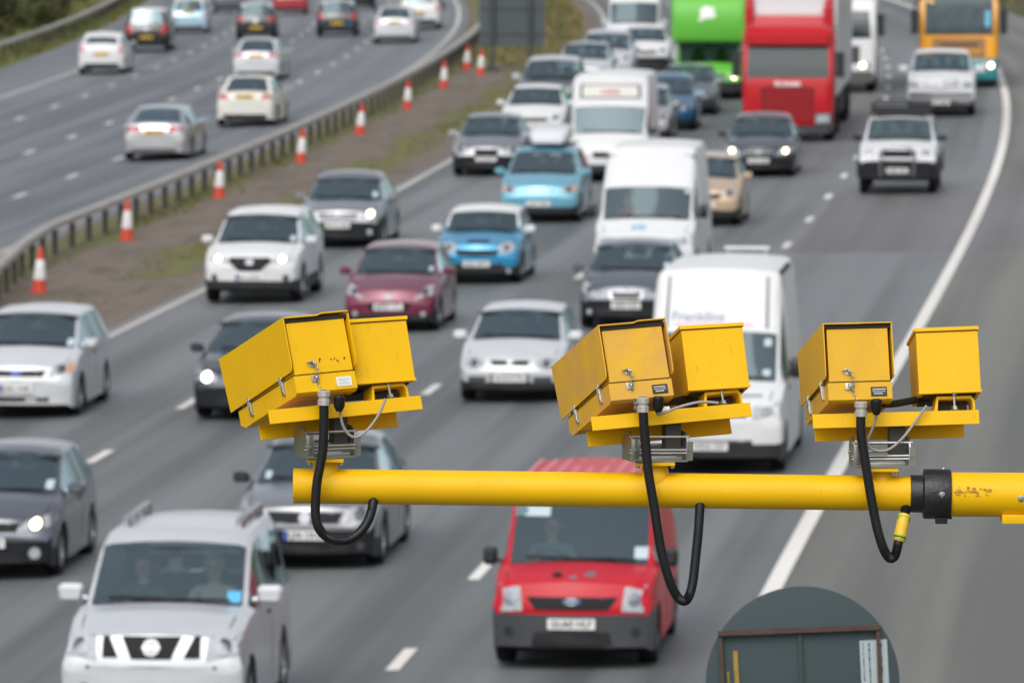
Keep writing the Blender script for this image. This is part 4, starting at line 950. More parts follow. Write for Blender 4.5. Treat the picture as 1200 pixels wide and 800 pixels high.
plate(sc, sks, .36, 'front', 'PN59 UVX', proud=.16) if False else None
MB().box(-.26, .26, yb(-.07), yb(-.05), .28, .39).build('number_plate', PLATE_W, sc, smooth=False)
MB().box(-.45, .45, yb(15.8), yb(1.2), .75, 1.05).build('chassis', LORRY_FRAME, sc, smooth=False)
MB().box(-1.27, 1.27, yb(16.4), yb(2.9), 1.15, 4.0, bev=.03).build('trailer_box', TRAIL, sc, smooth=False)
MB().box(-1.2, 1.2, yb(11.5), yb(6.2), .45, 1.0, bev=.05).build('side_guard', LORRY_FRAME, sc, smooth=False)
MB().box(1.274, 1.284, yb(3.3), yb(2.95), 1.2, 3.9).build('trailer_post', mat('aluminium', (.5, .5, .5), .4, metal=.6), sc, smooth=False)

lo, yb = rig('lorry', 'white lorry half hidden behind the grey trailer of the red lorry', 'lorry', 5.3, 229.0, 1.4, 9.5)
lc = MB().hull([(yb(0), -1.12, 1.12, .5, 2.0, .14), (yb(.08), -1.2, 1.2, .45, 2.3, .14), (yb(.4), -1.2, 1.2, .45, 2.95, .14), (yb(1.9), -1.2, 1.2, .6, 3.05, .14)])
lc.build('cab', W_, lo); skl = Skin(lc.v, lc.f)
patch('windscreen', skl, [(-1.05, 1.75), (1.05, 1.75), (1.0, 2.6), (-1.0, 2.6)], mat('lorry windscreen', (.03, .045, .05), .06), lo, n=5)
patch('grille', skl, [(-.7, .95), (.7, .95), (.7, 1.5), (-.7, 1.5)], GREYPL, lo, n=4)
MB().hull([(yb(-.04), -1.15, 1.15, .35, .7, .08), (yb(.8), -1.2, 1.2, .35, .75, .06)]).build('bumper', mat('bumper grey', (.07, .075, .08), .5), lo)
for s in (1, -1):
    hl_ = patch('headlight', skl, round_poly([(s * .75, .78), (s * 1.08, .78), (s * 1.08, 1.0), (s * .75, 1.0)]), LAMP, lo, proud=.03)
    if s < 0: patch('lit_bulb', skl, disc_poly(s * .80, .89, .09, .09), LIT, hl_, proud=.05)
    MB().hull([(yb(.3), s * 1.36 - .12, s * 1.36 + .12, 1.8, 2.5, .05), (yb(.42), s * 1.36 - .12, s * 1.36 + .12, 1.8, 2.5, .05)]).tube([(s * 1.15, yb(.5), 2.45), (s * 1.36, yb(.36), 2.45)], .03, 6).build('wing_mirror', BLACK, lo)
    for d in (1.4, 6.9): wheel(lo, s * 1.05, yb(d), .48, .3, s, 'steel')
MB().box(-1.25, 1.25, yb(9.5), yb(2.2), 1.1, 3.8, bev=.05).build('cargo_box', W_, lo, smooth=False)
MB().box(-.4, .4, yb(9.3), yb(1.5), .7, 1.05).build('chassis', LORRY_FRAME, lo, smooth=False)
MB().tube([(1.26, yb(2.3), 1.6), (1.26, yb(2.3), 3.6)], .05, 6).build('corner_post', GREYPL, lo)

# green over-cab box lorry
GREEN = paint('lime green', (.11, .42, .045), 0, .5, .2, .3)
lu, skg, infg = vehicle('van', 'luton_van', 'lime green over-cab box lorry with white emblem and one lit lamp', 'lorry', 9.28, 224.7, -1, GREEN, L=6.6, W=2.1, H=1.86, hz=.92, cz=1.13, cy=.72, hy=1.28, hdz=1.76, rise=.12, rhy=2.2, rby=2.4, rbz=1.3, dz=.9, wb=3.8, fb=.90, bow=.10, trimz=.56, trimd=7, trimm=BLACK, lit=.08, litonly=-1, hl=[(.62, .60), (.95, .64), (.95, .86), (.62, .82)], grille=[([(-.5, .66), (.5, .66), (.52, .84), (-.52, .84)], DARKGR)], mirror=BLACK, side=[(.9, 1.7)], rim='steel', cabend=2.1)
bxm = MB().hull([(infg['yb'](.35), -1.02, 1.02, 1.94, 2.5, .10), (infg['yb'](.42), -1.14, 1.14, 1.82, 2.95, .16), (infg['yb'](.75), -1.17, 1.17, 1.78, 3.30, .20), (infg['yb'](1.3), -1.19, 1.19, 1.78, 3.42, .12), (infg['yb'](1.9), -1.19, 1.19, 1.78, 3.42, .08)], seg=6)
bxm.build('overcab_pod', GREEN, lu); skp = Skin(bxm.v, bxm.f)
for poly in ([(-.05, 2.55), (.22, 2.50), (.28, 2.80), (.10, 2.92), (-.22, 2.86)], [(-.24, 2.60), (-.08, 2.52), (-.02, 2.66), (-.2, 2.74)], [(.2, 2.45), (.3, 2.44), (.3, 2.55), (.2, 2.55)]):
    patch('pod_emblem', skp, poly, PLATE_W, lu, proud=.012, rings=2)
MB().box(-1.19, 1.19, infg['yb'](6.6), infg['yb'](1.9), .98, 3.42, bev=.04).build('cargo_box', mat('box side', (.62, .64, .62), .5, var=.05), lu, smooth=False)
# coach
CO_OR = paint('coach orange', (.80, .34, .012)); CO_TEAL = paint('coach teal', (.004, .20, .22)); BROWN = mat('coach brown band', (.30, .16, .07), .5, var=.2)
co, yb = rig('coach', 'orange and teal coach with big windscreen, near the right edge of the road', 'coach', 1.45, 232.8, 2.6, 12.0)
prof_ = [(0, 1.12, 2.0), (.05, 1.22, 2.3), (.12, 1.255, 2.8), (.35, 1.27, 3.35), (.9, 1.27, 3.5), (11.8, 1.27, 3.5), (12, 1.2, 3.4)]
cm = MB().hull([(yb(d), -w_, w_, .94, t_, .08 if d < .3 else .18) for d, w_, t_ in prof_], seg=6)
cl = MB().hull([(yb(d), -w_ - .004, w_ + .004, .30, .98, .03) for d, w_, t_ in prof_], seg=4)
cm.build('body', CO_OR, co); cl.build('lower_body', CO_TEAL, co)
allm = MB(); allm.v = cm.v + cl.v; allm.f = cm.f + [tuple(k + len(cm.v) for k in f) for f in cl.f]
skco = Skin(allm.v, allm.f)
patch('windscreen', skco, [(-1.10, 1.72), (1.10, 1.72), (1.08, 2.98), (-1.08, 2.98)], GLASS_DARK if False else mat('coach windscreen', (.05, .072, .08), .12, spec=.35, var=.6, scale=3), co, proud=.012, n=6)
patch('front_band', skco, [(-.85, 1.0), (.85, 1.0), (.85, 1.62), (-.85, 1.62)], BROWN, co, proud=.010, n=6)
patch('front_slot', skco, [(-.62, 1.36), (.62, 1.36), (.62, 1.44), (-.62, 1.44)], mat('coach slot', (.05, .02, .01), .6), co, proud=.016, n=4)
for z in (1.16, 1.24): patch('front_moulding', skco, [(-.75, z), (.75, z), (.75, z + .03), (-.75, z + .03)], CO_OR, co, proud=.016, n=4)
patch('destination_sticker', skco, [(-1.0, 2.0), (-.84, 2.0), (-.84, 2.5), (-1.0, 2.5)], mat('coach blue sticker', (.12, .42, .60), .5), co, proud=.016)
MB().box(-1.2, 1.2, yb(.6), yb(.15), .18, .32).build('valance', BLACK, co, smooth=False)
for s in (1, -1):
    h_ = patch('headlight', skco, round_poly([(s * .70, .62), (s * 1.14, .62), (s * 1.15, .86), (s * .70, .86)]), LAMP, co, proud=.02)
    if s < 0: patch('lit_bulb', skco, disc_poly(s * 1.03, .74, .085, .085), LITW, h_, proud=.04)
    MB().hull([(yb(-.3), s * 1.42 - .12, s * 1.42 + .12, 1.75, 2.55, .06), (yb(-.12), s * 1.42 - .12, s * 1.42 + .12, 1.75, 2.55, .06)]).tube(smooth_path([(s * 1.2, yb(.1), 2.9), (s * 1.38, yb(-.15), 2.85), (s * 1.42, yb(-.2), 2.5)], 4), .035, 6).build('wing_mirror', BLACK, co)
    for k in range(5): patch('side_window', skco, [(yb(1.4 + k * 2.1), 1.75), (yb(3.3 + k * 2.1), 1.75), (yb(3.3 + k * 2.1), 2.8), (yb(1.4 + k * 2.1), 2.8)], mat('lorry windscreen', (.03, .045, .05), .06), co, 'right' if s > 0 else 'left', proud=.01)
    for d in (2.6, 8.9): wheel(co, s * 1.10, yb(d), .48, .3, s, 'steel')
# ---- departing traffic --------------------------------------------------------------
vehicle('saloon', 'saloon_car', 'silver low saloon driving away, nearest on the far carriageway', 'car', 23.0, 195.7, 1, SILV, L=4.8, W=1.86, H=1.42, tl=[(.40, .72), (.92, .74), (.92, .95), (.44, .92)], plate='YB07 SKU', pt=.74, rby=4.25, rear=[([(-.80, .04), (.80, .04), (.86, .24), (-.86, .24)], mat('grey diffuser', (.12, .12, .125), .5))], dz=.98)
vehicle('saloon', 'saloon_car', 'white saloon driving away in the inner lane, dark lower bumper', 'car', 22.75, 215.4, 1, CREAMW, L=4.7, W=1.84, H=1.46, tl=[(.54, .76), (.92, .78), (.92, 1.0), (.62, .98)], plate='DG12 MVA', pt=.88, rear=[([(-.78, .03), (.78, .03), (.70, .26), (-.70, .26)], BLACK)])
vehicle('saloon', 'saloon_car', 'pale silver saloon driving away behind the white saloon, its boot showing above', 'car', 26.0, 254.0, 1, PSILV, L=4.5, W=1.80, tl=[(.48, .78), (.92, .80), (.92, 1.0), (.54, .98)], plate='CV04 FJR', pt=.86)
vehicle('suv', 'suv', 'white car with narrow rear window driving away beside the left shoulder line', 'car', 32.8, 267.6, 1, W_, L=4.2, W=1.78, H=1.52, gc=.2, wr=.32, hz=.8, cz=1.05, hdz=1.44, rhy=3.75, rby=4.05, rbz=1.14, rhz=1.36, side=[(1.35, 2.4), (2.5, 3.6)], fo=.85, wb=2.55, tl=[(.72, .64), (.92, .68), (.88, 1.0), (.74, .96)], plate='HK11 LWO', pt=.62, rear=[([(-.8, .03), (.8, .03), (.72, .24), (-.72, .24)], BLACK)], tlm=mat('pale tail lamp', (.55, .28, .30), .2))
vehicle('suv', 'suv', 'dark off-roader with pale roof driving away beside the white car at the left', 'off-roader', 33.2, 294.6, 1, BLACKP, W=1.85, roof=W_, tl=[(.60, .55), (.94, .56), (.94, 1.0), (.70, 1.02)], plate='MT02 GEX', pt=.42, emblem=(.80, .1, .1, SILGR), trimz=.62, trimm=LOWBLK_SHADE)
vehicle('hatch', 'hatchback', 'light blue hatchback driving away near the top left', 'car', 33.0, 322.0, 1, SKYB, W=1.74, H=1.56, rhz=1.46, roof=W_, plate='VN53 CBT', pt=.98, tl=[(.80, .66), (.94, .66), (.92, 1.0), (.80, 1.0)], tlm=mat('pale tail lamp', (.5, .3, .32), .2))
vehicle('hatch', 'hatchback', 'dark hatchback with pale roof driving away in the second lane', 'car', 29.4, 307.9, 1, BLACKP, W=1.76, H=1.54, roof=PSILV, plate='SH55 DKR', pt=.40, emblem=(.72, .1, .1, CHROME), rear=[([(-.80, .02), (.80, .02), (.82, .30), (-.82, .30)], BLACK)])
vehicle('hatch', 'hatchback', 'black hatchback with silver roof driving away, left of the two white cars', 'car', 25.9, 307.3, 1, BLACKP, W=1.80, H=1.52, roof=PSILV, plate='LR06 NTE', pt=.50, tl=[(.62, .70), (.93, .74), (.90, 1.1), (.70, 1.0)], rear=[([(.34, .34), (.74, .34), (.74, .5), (.34, .5)], DBLUE)])
vehicle('saloon', 'saloon_car', 'pale silver saloon driving away, the nearer of the two pale cars by the central barrier', 'car', 23.0, 293.3, 1, PSILV, W=1.82, plate='AP08 HGY', pt=.84, tl=[(.60, .74), (.93, .76), (.93, .98), (.66, .96)], tlm=mat('pale tail lamp', (.5, .3, .32), .2), rear=[([(-.8, .03), (.8, .03), (.76, .22), (-.76, .22)], GREYPL)])
vehicle('suv', 'suv', 'white off-roader driving away, farther of the two pale cars by the central barrier', 'off-roader', 22.5, 313.0, 1, W_, W=1.84, H=1.68, rhz=1.56, plate='WX62 JFO', pt=.56, tl=[(.72, .62), (.93, .64), (.91, .98), (.76, .96)], tlm=mat('pale tail lamp', (.5, .3, .32), .2), rear=[([(-.82, .03), (.82, .03), (.80, .24), (-.80, .24)], BLACK)])
vehicle('hatch', 'hatchback', 'red car at the top edge on the far carriageway', 'car', 29.2, 352.0, 1, CARRED, W=1.75)
vehicle('hatch', 'hatchback', 'dark car just entering at the top edge, left of the red car', 'car', 25.9, 358.0, 1, BLACKP, W=1.75)
vehicle('hatch', 'hatchback', 'dark car at the top edge close to the curving white line', 'car', 22.5, 352.0, 1, BLACKP, W=1.75)
vehicle('hatch', 'hatchback', 'dark car at the top edge on the left side of the far carriageway', 'car', 32.4, 362.0, 1, DGREY, W=1.75)

# ---- people inside the nearer vehicles ---------------------------------------------------
def seated_person(label, car, seat_x, seat_y, seat_z, shirt, hair, steer):
    """one skinned body, upright in a car seat, hands forward; loc in the car's frame."""
    M = Matrix.Translation(car.location) @ Matrix.Rotation(car.rotation_euler.z, 4, 'Z')
    loc = M @ Vector((seat_x, seat_y, seat_z))
    r = empty('person', loc, car.rotation_euler.z); tag(r, label, 'person', 'people seen through windscreens')
    pts = []; rad = []; ed = []
    def add(p, rr, par=None):
        pts.append(p); rad.append(rr)
        if par is not None: ed.append((par, len(pts) - 1))
        return len(pts) - 1
    pel = add((0, 0, .08), .15); wa = add((0, .0, .26), .14, pel); ch = add((0, -.02, .44), .155, wa); nk0 = add((0, -.02, .58), .08, ch); nk = add((0, .0, .65), .055, nk0)
    h1 = add((0, .025, .73), .085, nk); h2 = add((0, .02, .81), .10, h1); h3 = add((0, .0, .87), .075, h2)
    for s in (1, -1):
        sh = add((s * .19, -.02, .53), .075, ch)
        el = add((s * .27, .14, .33), .05, sh)
        hd = (s * .16, .40, .42) if steer else (s * .12, .30, .14)
        wr = add(hd, .033, el); d = (Vector(hd) - Vector((s * .27, .14, .33))).normalized()
        pm = add(tuple(Vector(hd) + d * .05), .036, wr)
        for k in range(4): add(tuple(Vector(hd) + d * (.12 - .012 * abs(k - 1.4)) + Vector((s * (.02 - .02 * k) , 0, -.015 + .008 * k))), .010, pm)
        add(tuple(Vector(hd) + d * .06 + Vector((-s * .045, 0, .035))), .011, wr)
        kn = add((s * .14, .44, .10), .075, pel); an = add((s * .14, .62, -.26), .05, kn); add((s * .14, .74, -.30), .04, an)
    me = bpy.data.meshes.new('person_body'); me.from_pydata(pts, ed, [])
    ob = bpy.data.objects.new('person_body', me); COL.objects.link(ob)
    sm = ob.modifiers.new('skin', 'SKIN'); ob.data.skin_vertices[0].data[0].use_root = True
    for i, rr in enumerate(rad): ob.data.skin_vertices[0].data[i].radius = (rr, rr * (.72 if i in (1, 2) else 1))
    ob.modifiers.new('sub', 'SUBSURF').levels = 2
    dg = bpy.context.evaluated_depsgraph_get(); m2 = bpy.data.meshes.new_from_object(ob.evaluated_get(dg)); bpy.data.objects.remove(ob)
    m2.materials.clear(); m2.materials.append(SKIN); m2.materials.append(shirt); m2.materials.append(mat('trousers', (.03, .035, .06), .9))
    for p in m2.polygons:
        c = p.center; skinp = c.z > .61 or (c.y > .26 and abs(c.x) < .26 and c.z > .30 and steer) or (not steer and c.y > .24 and .11 < c.z < .25 and abs(c.x) < .17)
        p.material_index = 0 if skinp else (2 if c.z < .14 else 1); p.use_smooth = True
    b = link(bpy.data.objects.new('body', m2), r)
    f = MB(); f.lathe([(.0001, 0), (.012, .002), (.018, .02), (.010, .04)], 8, M=Matrix.Translation((0, .118, .775)) @ Matrix.Rotation(-1.2, 4, 'X')).build('nose', SKIN, r)
    for s in (1, -1):
        MB().lathe([(.0001, .012), (.009, .008), (.012, 0)], 8, M=Matrix.Translation((s * .036, .108, .805)) @ Matrix.Rotation(-math.pi / 2, 4, 'X')).build('eye', INK, r)
        MB().hull([(-.02, s * .10 - .012, s * .10 + .012, .76, .82, .01), (.015, s * .10 - .012, s * .10 + .012, .765, .815, .01)]).build('ear', SKIN, r)
    MB().hull([(.100, -.028, .028, .742, .752, .004), (.112, -.022, .022, .743, .751, .003)]).build('mouth', mat('lips', (.30, .12, .10), .6), r)
    hr = MB()
    hr.lathe([(.108, -.03), (.118, .02), (.105, .075), (.06, .112), (.0001, .122)], 16, M=Matrix.Translation((0, -.018, .80)) @ Matrix.Rotation(.35, 4, 'X'))
    hr.build('hair', mat(*hair), r)
    return r
HB = ('hair brown', (.05, .03, .018), .8); HG = ('hair grey', (.25, .24, .22), .8)
P_ = lambda i: (i['yb'](i['sy']) + .13, i['zin'] - .40)
y_, z_ = P_(inf); seated_person('driver of the silver off-roader in a dark top, hands on the wheel', suv, .37, y_, z_, mat('dark top', (.03, .04, .05), .9), HB, True)
seated_person('passenger of the silver off-roader in a pale top', suv, -.37, y_, z_, mat('pale top', (.40, .36, .30), .9), HG, False)
y_, z_ = P_(inf_red); seated_person('driver of the small red van in a grey top', red, .37, y_, z_, mat('grey top', (.12, .14, .16), .9), HB, True)
y_, z_ = P_(inf15); seated_person('driver of the tall white panel van in a reddish top', van15, .42, y_, z_, mat('red top', (.40, .06, .06), .9), HB, True)
# ================================================================== SPEED CAMERAS ON THEIR ARM
def yellow(name, rgb, rough, fade):
    m, nt, b = principled(name); N = nt.nodes.new; L = nt.links.new
    tc = N('ShaderNodeTexCoord')
    n1 = N('ShaderNodeTexNoise'); n1.inputs['Scale'].default_value = 9; n1.inputs['Detail'].default_value = 5
    mp = N('ShaderNodeMapping'); mp.inputs['Scale'].default_value = (1, 1, .22)
    n2 = N('ShaderNodeTexNoise'); n2.inputs['Scale'].default_value = 60; n2.inputs['Detail'].default_value = 6; n2.inputs['Roughness'].default_value = .7
    L(tc.outputs['Object'], n1.inputs['Vector']); L(tc.outputs['Object'], mp.inputs['Vector']); L(mp.outputs[0], n2.inputs['Vector'])
    mx = N('ShaderNodeMix'); mx.data_type = 'RGBA'; mx.inputs['A'].default_value = (*rgb, 1); mx.inputs['B'].default_value = (*fade, 1)
    mr = N('ShaderNodeMapRange'); mr.inputs['From Min'].default_value = .35; mr.inputs['From Max'].default_value = .70; L(n1.outputs['Fac'], mr.inputs['Value']); L(mr.outputs[0], mx.inputs['Factor'])
    dm = N('ShaderNodeMix'); dm.data_type = 'RGBA'; dm.inputs['B'].default_value = (.16, .09, .02, 1); L(mx.outputs['Result'], dm.inputs['A'])
    dr = N('ShaderNodeMapRange'); dr.inputs['From Min'].default_value = .60; dr.inputs['From Max'].default_value = .80; dr.inputs['To Max'].default_value = .42; L(n2.outputs['Fac'], dr.inputs['Value']); L(dr.outputs[0], dm.inputs['Factor'])
    L(dm.outputs['Result'], b.inputs['Base Color']); b.inputs['Roughness'].default_value = rough; b.inputs['Specular IOR Level'].default_value = .22
    rr = N('ShaderNodeMapRange'); rr.inputs['To Min'].default_value = rough - .12; rr.inputs['To Max'].default_value = rough + .15; L(n1.outputs['Fac'], rr.inputs['Value']); L(rr.outputs[0], b.inputs['Roughness'])
    return m
YEL = yellow('camera yellow', (.76, .44, .003), .42, (.72, .41, .004))
YEL_F = yellow('faded camera yellow', (.58, .325, .07), .6, (.69, .40, .018))
YEL_M = yellow('dull camera yellow', (.68, .39, .018), .48, (.62, .35, .03))
INOX = mat('stainless bracket', (.42, .42, .40), .34, metal=.9, var=.25, scale=30)
GLAND = mat('cable gland', (.55, .53, .50), .4, metal=.6)
RUBBER = mat('conduit rubber', (.007, .0075, .009), .45, spec=.35)
CABLE = mat('grey cable', (.30, .28, .25), .5)
RUST = mat('rust', (.10, .035, .012), .9, var=.5, scale=90)
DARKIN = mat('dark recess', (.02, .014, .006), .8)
LABW = mat('white label', (.72, .73, .72), .5); LABK = mat('black label', (.02, .02, .022), .45); LABT = mat('label print', (.30, .38, .46), .6)
SEAL = mat('rubber seal', (.10, .05, .004), .8)

AY = 19.0
def ring_tube(mb, c, n, R, r, mi=0, seg=12):
    n = Vector(n).normalized(); u = n.orthogonal().normalized(); v = n.cross(u)
    mb.tube([Vector(c) + (u * math.cos(2 * math.pi * k / seg) + v * math.sin(2 * math.pi * k / seg)) * R for k in range(seg + 1)], r, 6, mi, cap=False)
# arm and mast
a0, a1, a2 = pix(344.5, 569, AY), pix(1068, 578, AY), pix(1112, 579, AY)
far = pix(1400, 580.5, AY)
mast_x = 2.75
dirv = (a1 - a0).normalized()
a3 = a2 + (far - a2).normalized() * ((mast_x - a2.x) / (far - a2).normalized().x)
rootA = empty('camera_mast', (mast_x, AY, 0.1)); tag(rootA, 'long yellow horizontal arm of a roadside mast carrying the three speed cameras', 'mast')
oA = rootA.location.copy()
def T(p): return Vector(p) - oA
MB().tube([T(a0), T(a0.lerp(a1, .5)), T(a1)], .0465, 40).build('arm', YEL, rootA)
MB().lathe([(.040, 0), (.0466, .001), (.0470, .010), (.0466, .0101)], 32, M=Matrix.Translation(T(a0) + dirv * -.002) @ Matrix.Rotation(math.pi / 2, 4, 'Y')).build('end_cap', YEL, rootA)
MB().tube([T(a2), T(a3)], .0590, 44).build('thick_arm', YEL, rootA)
col_m = Matrix.Translation(T(a1)) @ dirv.to_track_quat('Z', 'Y').to_matrix().to_4x4()
q = a2.x - a1.x
MB().lathe([(.0468, -.004), (.050, -.003), (.0505, .028), (.0535, .030), (.0545, .034), (.0545, .036)], 40, M=col_m).lathe([(.0545, .030), (.0655, .032), (.0668, .036), (.0668, q - .002), (.0645, q + .004), (.058, q + .004)], 40, M=col_m).build('collar', mat('black collar', (.012, .013, .016), .45, bump=.25, scale=60), rootA)
bolt = lambda p, nrm, r, name, par, m=INOX: MB().lathe([(.0001, r * .7), (r * .75, r * .65), (r, r * .3), (r, 0), (r * 1.5, -.0005), (r * 1.5, -.003)], 12, M=Matrix.Translation(p) @ Vector(nrm).to_track_quat('Z', 'Y').to_matrix().to_4x4()).build(name, m, par)
bolt(T(pix(1104, 580, AY - .0668)), (0, -1, 0), .006, 'bolt', rootA); bolt(T(pix(1196.5, 584, AY - .0595)), (0, -1, 0), .006, 'bolt', rootA)
bolt(T(pix(1105.5, 549, AY)), (0, 0, 1), .005, 'bolt', rootA)
MB().box(-.016, .016, -.016, .016, -.016, .012, M=Matrix.Translation(T(pix(1103, 606, AY - .01))), bev=.003).box(-.03, -.016, -.006, .006, -.002, .008, M=Matrix.Translation(T(pix(1103, 606, AY - .01)))).box(.016, .028, -.006, .006, -.004, .006, M=Matrix.Translation(T(pix(1103, 606, AY - .01)))).build('hose_clip', BLACK, rootA)
MB().box(0, .30, -.05, .05, -.012, .012, M=Matrix.Translation(T(pix(1173, 606, AY))), bev=.002).build('under_bracket', YEL, rootA)
rs = MB(); random.seed(11)
for (cx, cy, n, sx, sy) in ((1134, 574, 16, 13, 5), (1122, 577, 8, 6, 3), (1150, 578, 6, 10, 4)):
    for _ in range(n):
        px, py = random.gauss(cx, sx * .6), random.gauss(cy, sy * .6); c = (py - 578) / F_PX * AY * -1
        if abs(c) > .05: continue
        rr = random.uniform(.0012, .0042); yq = AY - math.sqrt(.0592 ** 2 - c * c)
        p = T(pix(px, py, yq - .0012)); rs.lathe([(.0001, .001), (rr * .8, .0006), (rr, -.001)], 7, M=Matrix.Translation(p) @ Matrix.Rotation(math.pi / 2, 4, 'X') @ Matrix.Diagonal((random.uniform(.8, 2.2), 1, 1, 1)))
rs.build('rust_chips', mat('scuffed paint', (.46, .27, .03), .8, var=.5, scale=120), rootA)
# the mast itself stands beside the shoulder, beyond the right edge of the picture
MB().tube([(0, 0, -.6), (0, 0, .4), (0, 0, a3.z - oA.z + .25)], [.13, .13, .09], 28).box(-.28, .28, -.28, .28, -.6, .02).build('mast_column', YEL, rootA)
MB().tube([(0, 0, a3.z - oA.z - .9), T(a3) + Vector((-.7, 0, 0))], .035, 14).build('brace', YEL, rootA)

U3PTS = []
def unit(idx, label, O_px, yaw, pitch, roll, box_x, ill_x, ill_yaw, stub_px, brk_px, mbox, lab, conduit, cable, face):
    """one camera head: base channel, camera housing, illuminator, swivel bracket, cables."""
    O = pix(O_px[0], O_px[1], AY - .03)
    root = empty('speed_camera', O); tag(root, label, 'speed camera', 'yellow speed cameras on the arm')
    R = Matrix.Rotation(RAD(yaw), 4, 'Z') @ Matrix.Rotation(RAD(-pitch), 4, 'X') @ Matrix.Rotation(RAD(-roll), 4, 'Y')
    def sub(mb, name, mats, par=root, angle=30, smooth=True):
        return mb.build(name, mats, par, smooth, angle)
    # base channel (inverted U): rear lip, front lip and web
    ch = MB().box(-.224, .224, -.002, .003, -.019, .019, M=R, bev=.001).box(-.20, .205, .126, .131, -.034, .008, M=R, bev=.001).box(-.222, .222, .003, .126, .012, .017, M=R)
    sub(ch, 'base_channel', YEL, smooth=False)
    # main housing: tray, hood (three sheets), rear door
    x0, x1 = box_x; z0, zs, z1 = .044, .096, .252; yb0, yb1 = -.035, .355
    w = x1 - x0
    tray = MB().prism([(yb0 + .012, z0), (yb1 - .03, z0), (yb1, z0 + .012), (yb1, zs), (yb0, zs), (yb0, z0 + .006)], 0, x0, x1, M=R)
    tr = sub(tray, 'lower_tray', mbox, smooth=False)
    MB().box(x0 + .002, x1 - .002, yb0 + .002, yb1, zs, zs + .004, M=R).build('seal', SEAL, tr, smooth=False)
    dr = MB().box(x0 + .004, x1 - .004, yb0 - .001, yb1 - .02, zs + .003, z1 - .012, M=R, bev=.0015)
    dro = sub(dr, 'housing', mbox, smooth=False)
    t = .003; zl = zs + .012
    def side(xa, xb):
        P = [(yb0 - .012, z1), (yb0 - .012, zl + .022), (yb0 - .009, zl + .006), (yb0 - .002, zl), (yb1 + .035, zl - .006), (yb1 + .05, z1)]
        return MB().prism(P, 0, xa, xb, M=R)
    hood = side(x0 - .007, x0 - .007 + t); h2 = side(x1 + .007 - t, x1 + .007); hood.add(h2.v, h2.f)
    bend = .004 if idx < 2 else 0
    hood.add([R @ Vector(v) for v in ((x0 - .007, yb0 - .013, z1), (x0 + w * .52, yb0 - .013, z1 - .0005), (x0 + w * .60, yb0 - .013, z1 + bend), (x1 + .007, yb0 - .013, z1 + bend),
                                       (x0 - .007, yb1 + .055, z1), (x0 + w * .52, yb1 + .055, z1), (x0 + w * .60, yb1 + .055, z1), (x1 + .007, yb1 + .055, z1),
                                       (x0 - .007, yb0 - .013, z1 + t), (x0 + w * .52, yb0 - .013, z1 + t), (x0 + w * .60, yb0 - .013, z1 + bend + t), (x1 + .007, yb0 - .013, z1 + bend + t),
                                       (x0 - .007, yb1 + .055, z1 + t), (x0 + w * .52, yb1 + .055, z1 + t), (x0 + w * .60, yb1 + .055, z1 + t), (x1 + .007, yb1 + .055, z1 + t))],
             [(0, 1, 5, 4), (1, 2, 6, 5), (2, 3, 7, 6), (8, 9, 13, 12), (9, 10, 14, 13), (10, 11, 15, 14), (0, 1, 9, 8), (1, 2, 10, 9), (2, 3, 11, 10), (3, 7, 15, 11), (0, 4, 12, 8), (4, 5, 13, 12), (5, 6, 14, 13), (6, 7, 15, 14)])
    ho = sub(hood, 'sun_hood', mbox, smooth=False)
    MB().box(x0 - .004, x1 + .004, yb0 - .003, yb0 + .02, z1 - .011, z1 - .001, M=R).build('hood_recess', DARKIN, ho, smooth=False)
    MB().box(x0 + .02, x1 - .02, yb1 - .02, yb1 + .004, zs + .02, z1 - .03, M=R).build('camera_window', mat('lens glass', (.01, .012, .015), .05), dro, smooth=False)
    # toggle latches on the left wall
    for yy_ in (yb0 + .075, yb0 + .30):
        la = MB().box(x0 - .006, x0 + .001, yy_ - .007, yy_ + .007, zs - .034, zs + .004, M=R, bev=.001).box(x0 - .007, x0 - .005, yy_ - .004, yy_ + .004, zs - .026, zs - .006, M=R, bev=.001)
        la.tube([R @ Vector((x0 - .006, yy_ - .005, zs - .01)), R @ Vector((x0 - .009, yy_ - .005, zs + .014)), R @ Vector((x0 - .009, yy_ + .005, zs + .014)), R @ Vector((x0 - .006, yy_ + .005, zs - .01))], .0014, 6).box(x0 - .008, x0 - .0, yy_ - .007, yy_ + .007, zs + .008, zs + .017, M=R, bev=.001)
        la.build('toggle_latch', INOX, tr, smooth=False)
    # padlock staple and chain on the rear door
    cx = x0 + w * .33
    stp = MB(); yf = yb0 - .004
    ring_tube(stp, R @ Vector((cx, yf - .004, zs + .028)), R @ Vector((1, 0, .3)), .007, .0018)
    ring_tube(stp, R @ Vector((cx, yf - .004, zs - .012)), R @ Vector((1, 0, .3)), .007, .0018)
    stp.tube([R @ Vector((cx - .018, yf - .005, zs + .031)), R @ Vector((cx - .002, yf - .008, zs + .032)), R @ Vector((cx + .006, yf - .007, zs + .029))], .0026, 6)
    stp.box(cx - .010, cx + .010, yf, yf + .003, zs - .020, zs - .002, M=R, bev=.0008).box(cx - .008, cx + .008, yf, yf + .003, zs + .020, zs + .036, M=R, bev=.0008)
    stp.build('door_staple', INOX, dro)
    chn = MB(); p = R @ Vector((cx + .004, yf - .008, zs + .026)); n_links = 17
    for k in range(n_links):
        c = p + Vector((.0030 * math.sin(k * .55) + .0012 * k * (1 if idx != 1 else .6), -.003, -.0062 * k))
        ring_tube(chn, c, (1, 0, .2) if k % 2 else (.15, 1, 0), .0038, .0011, seg=8)
    chn.build('chain', INOX, dro)
    # label
    lx = x1 - .036; lz = z0 + .026; fy = yb0 - .0012
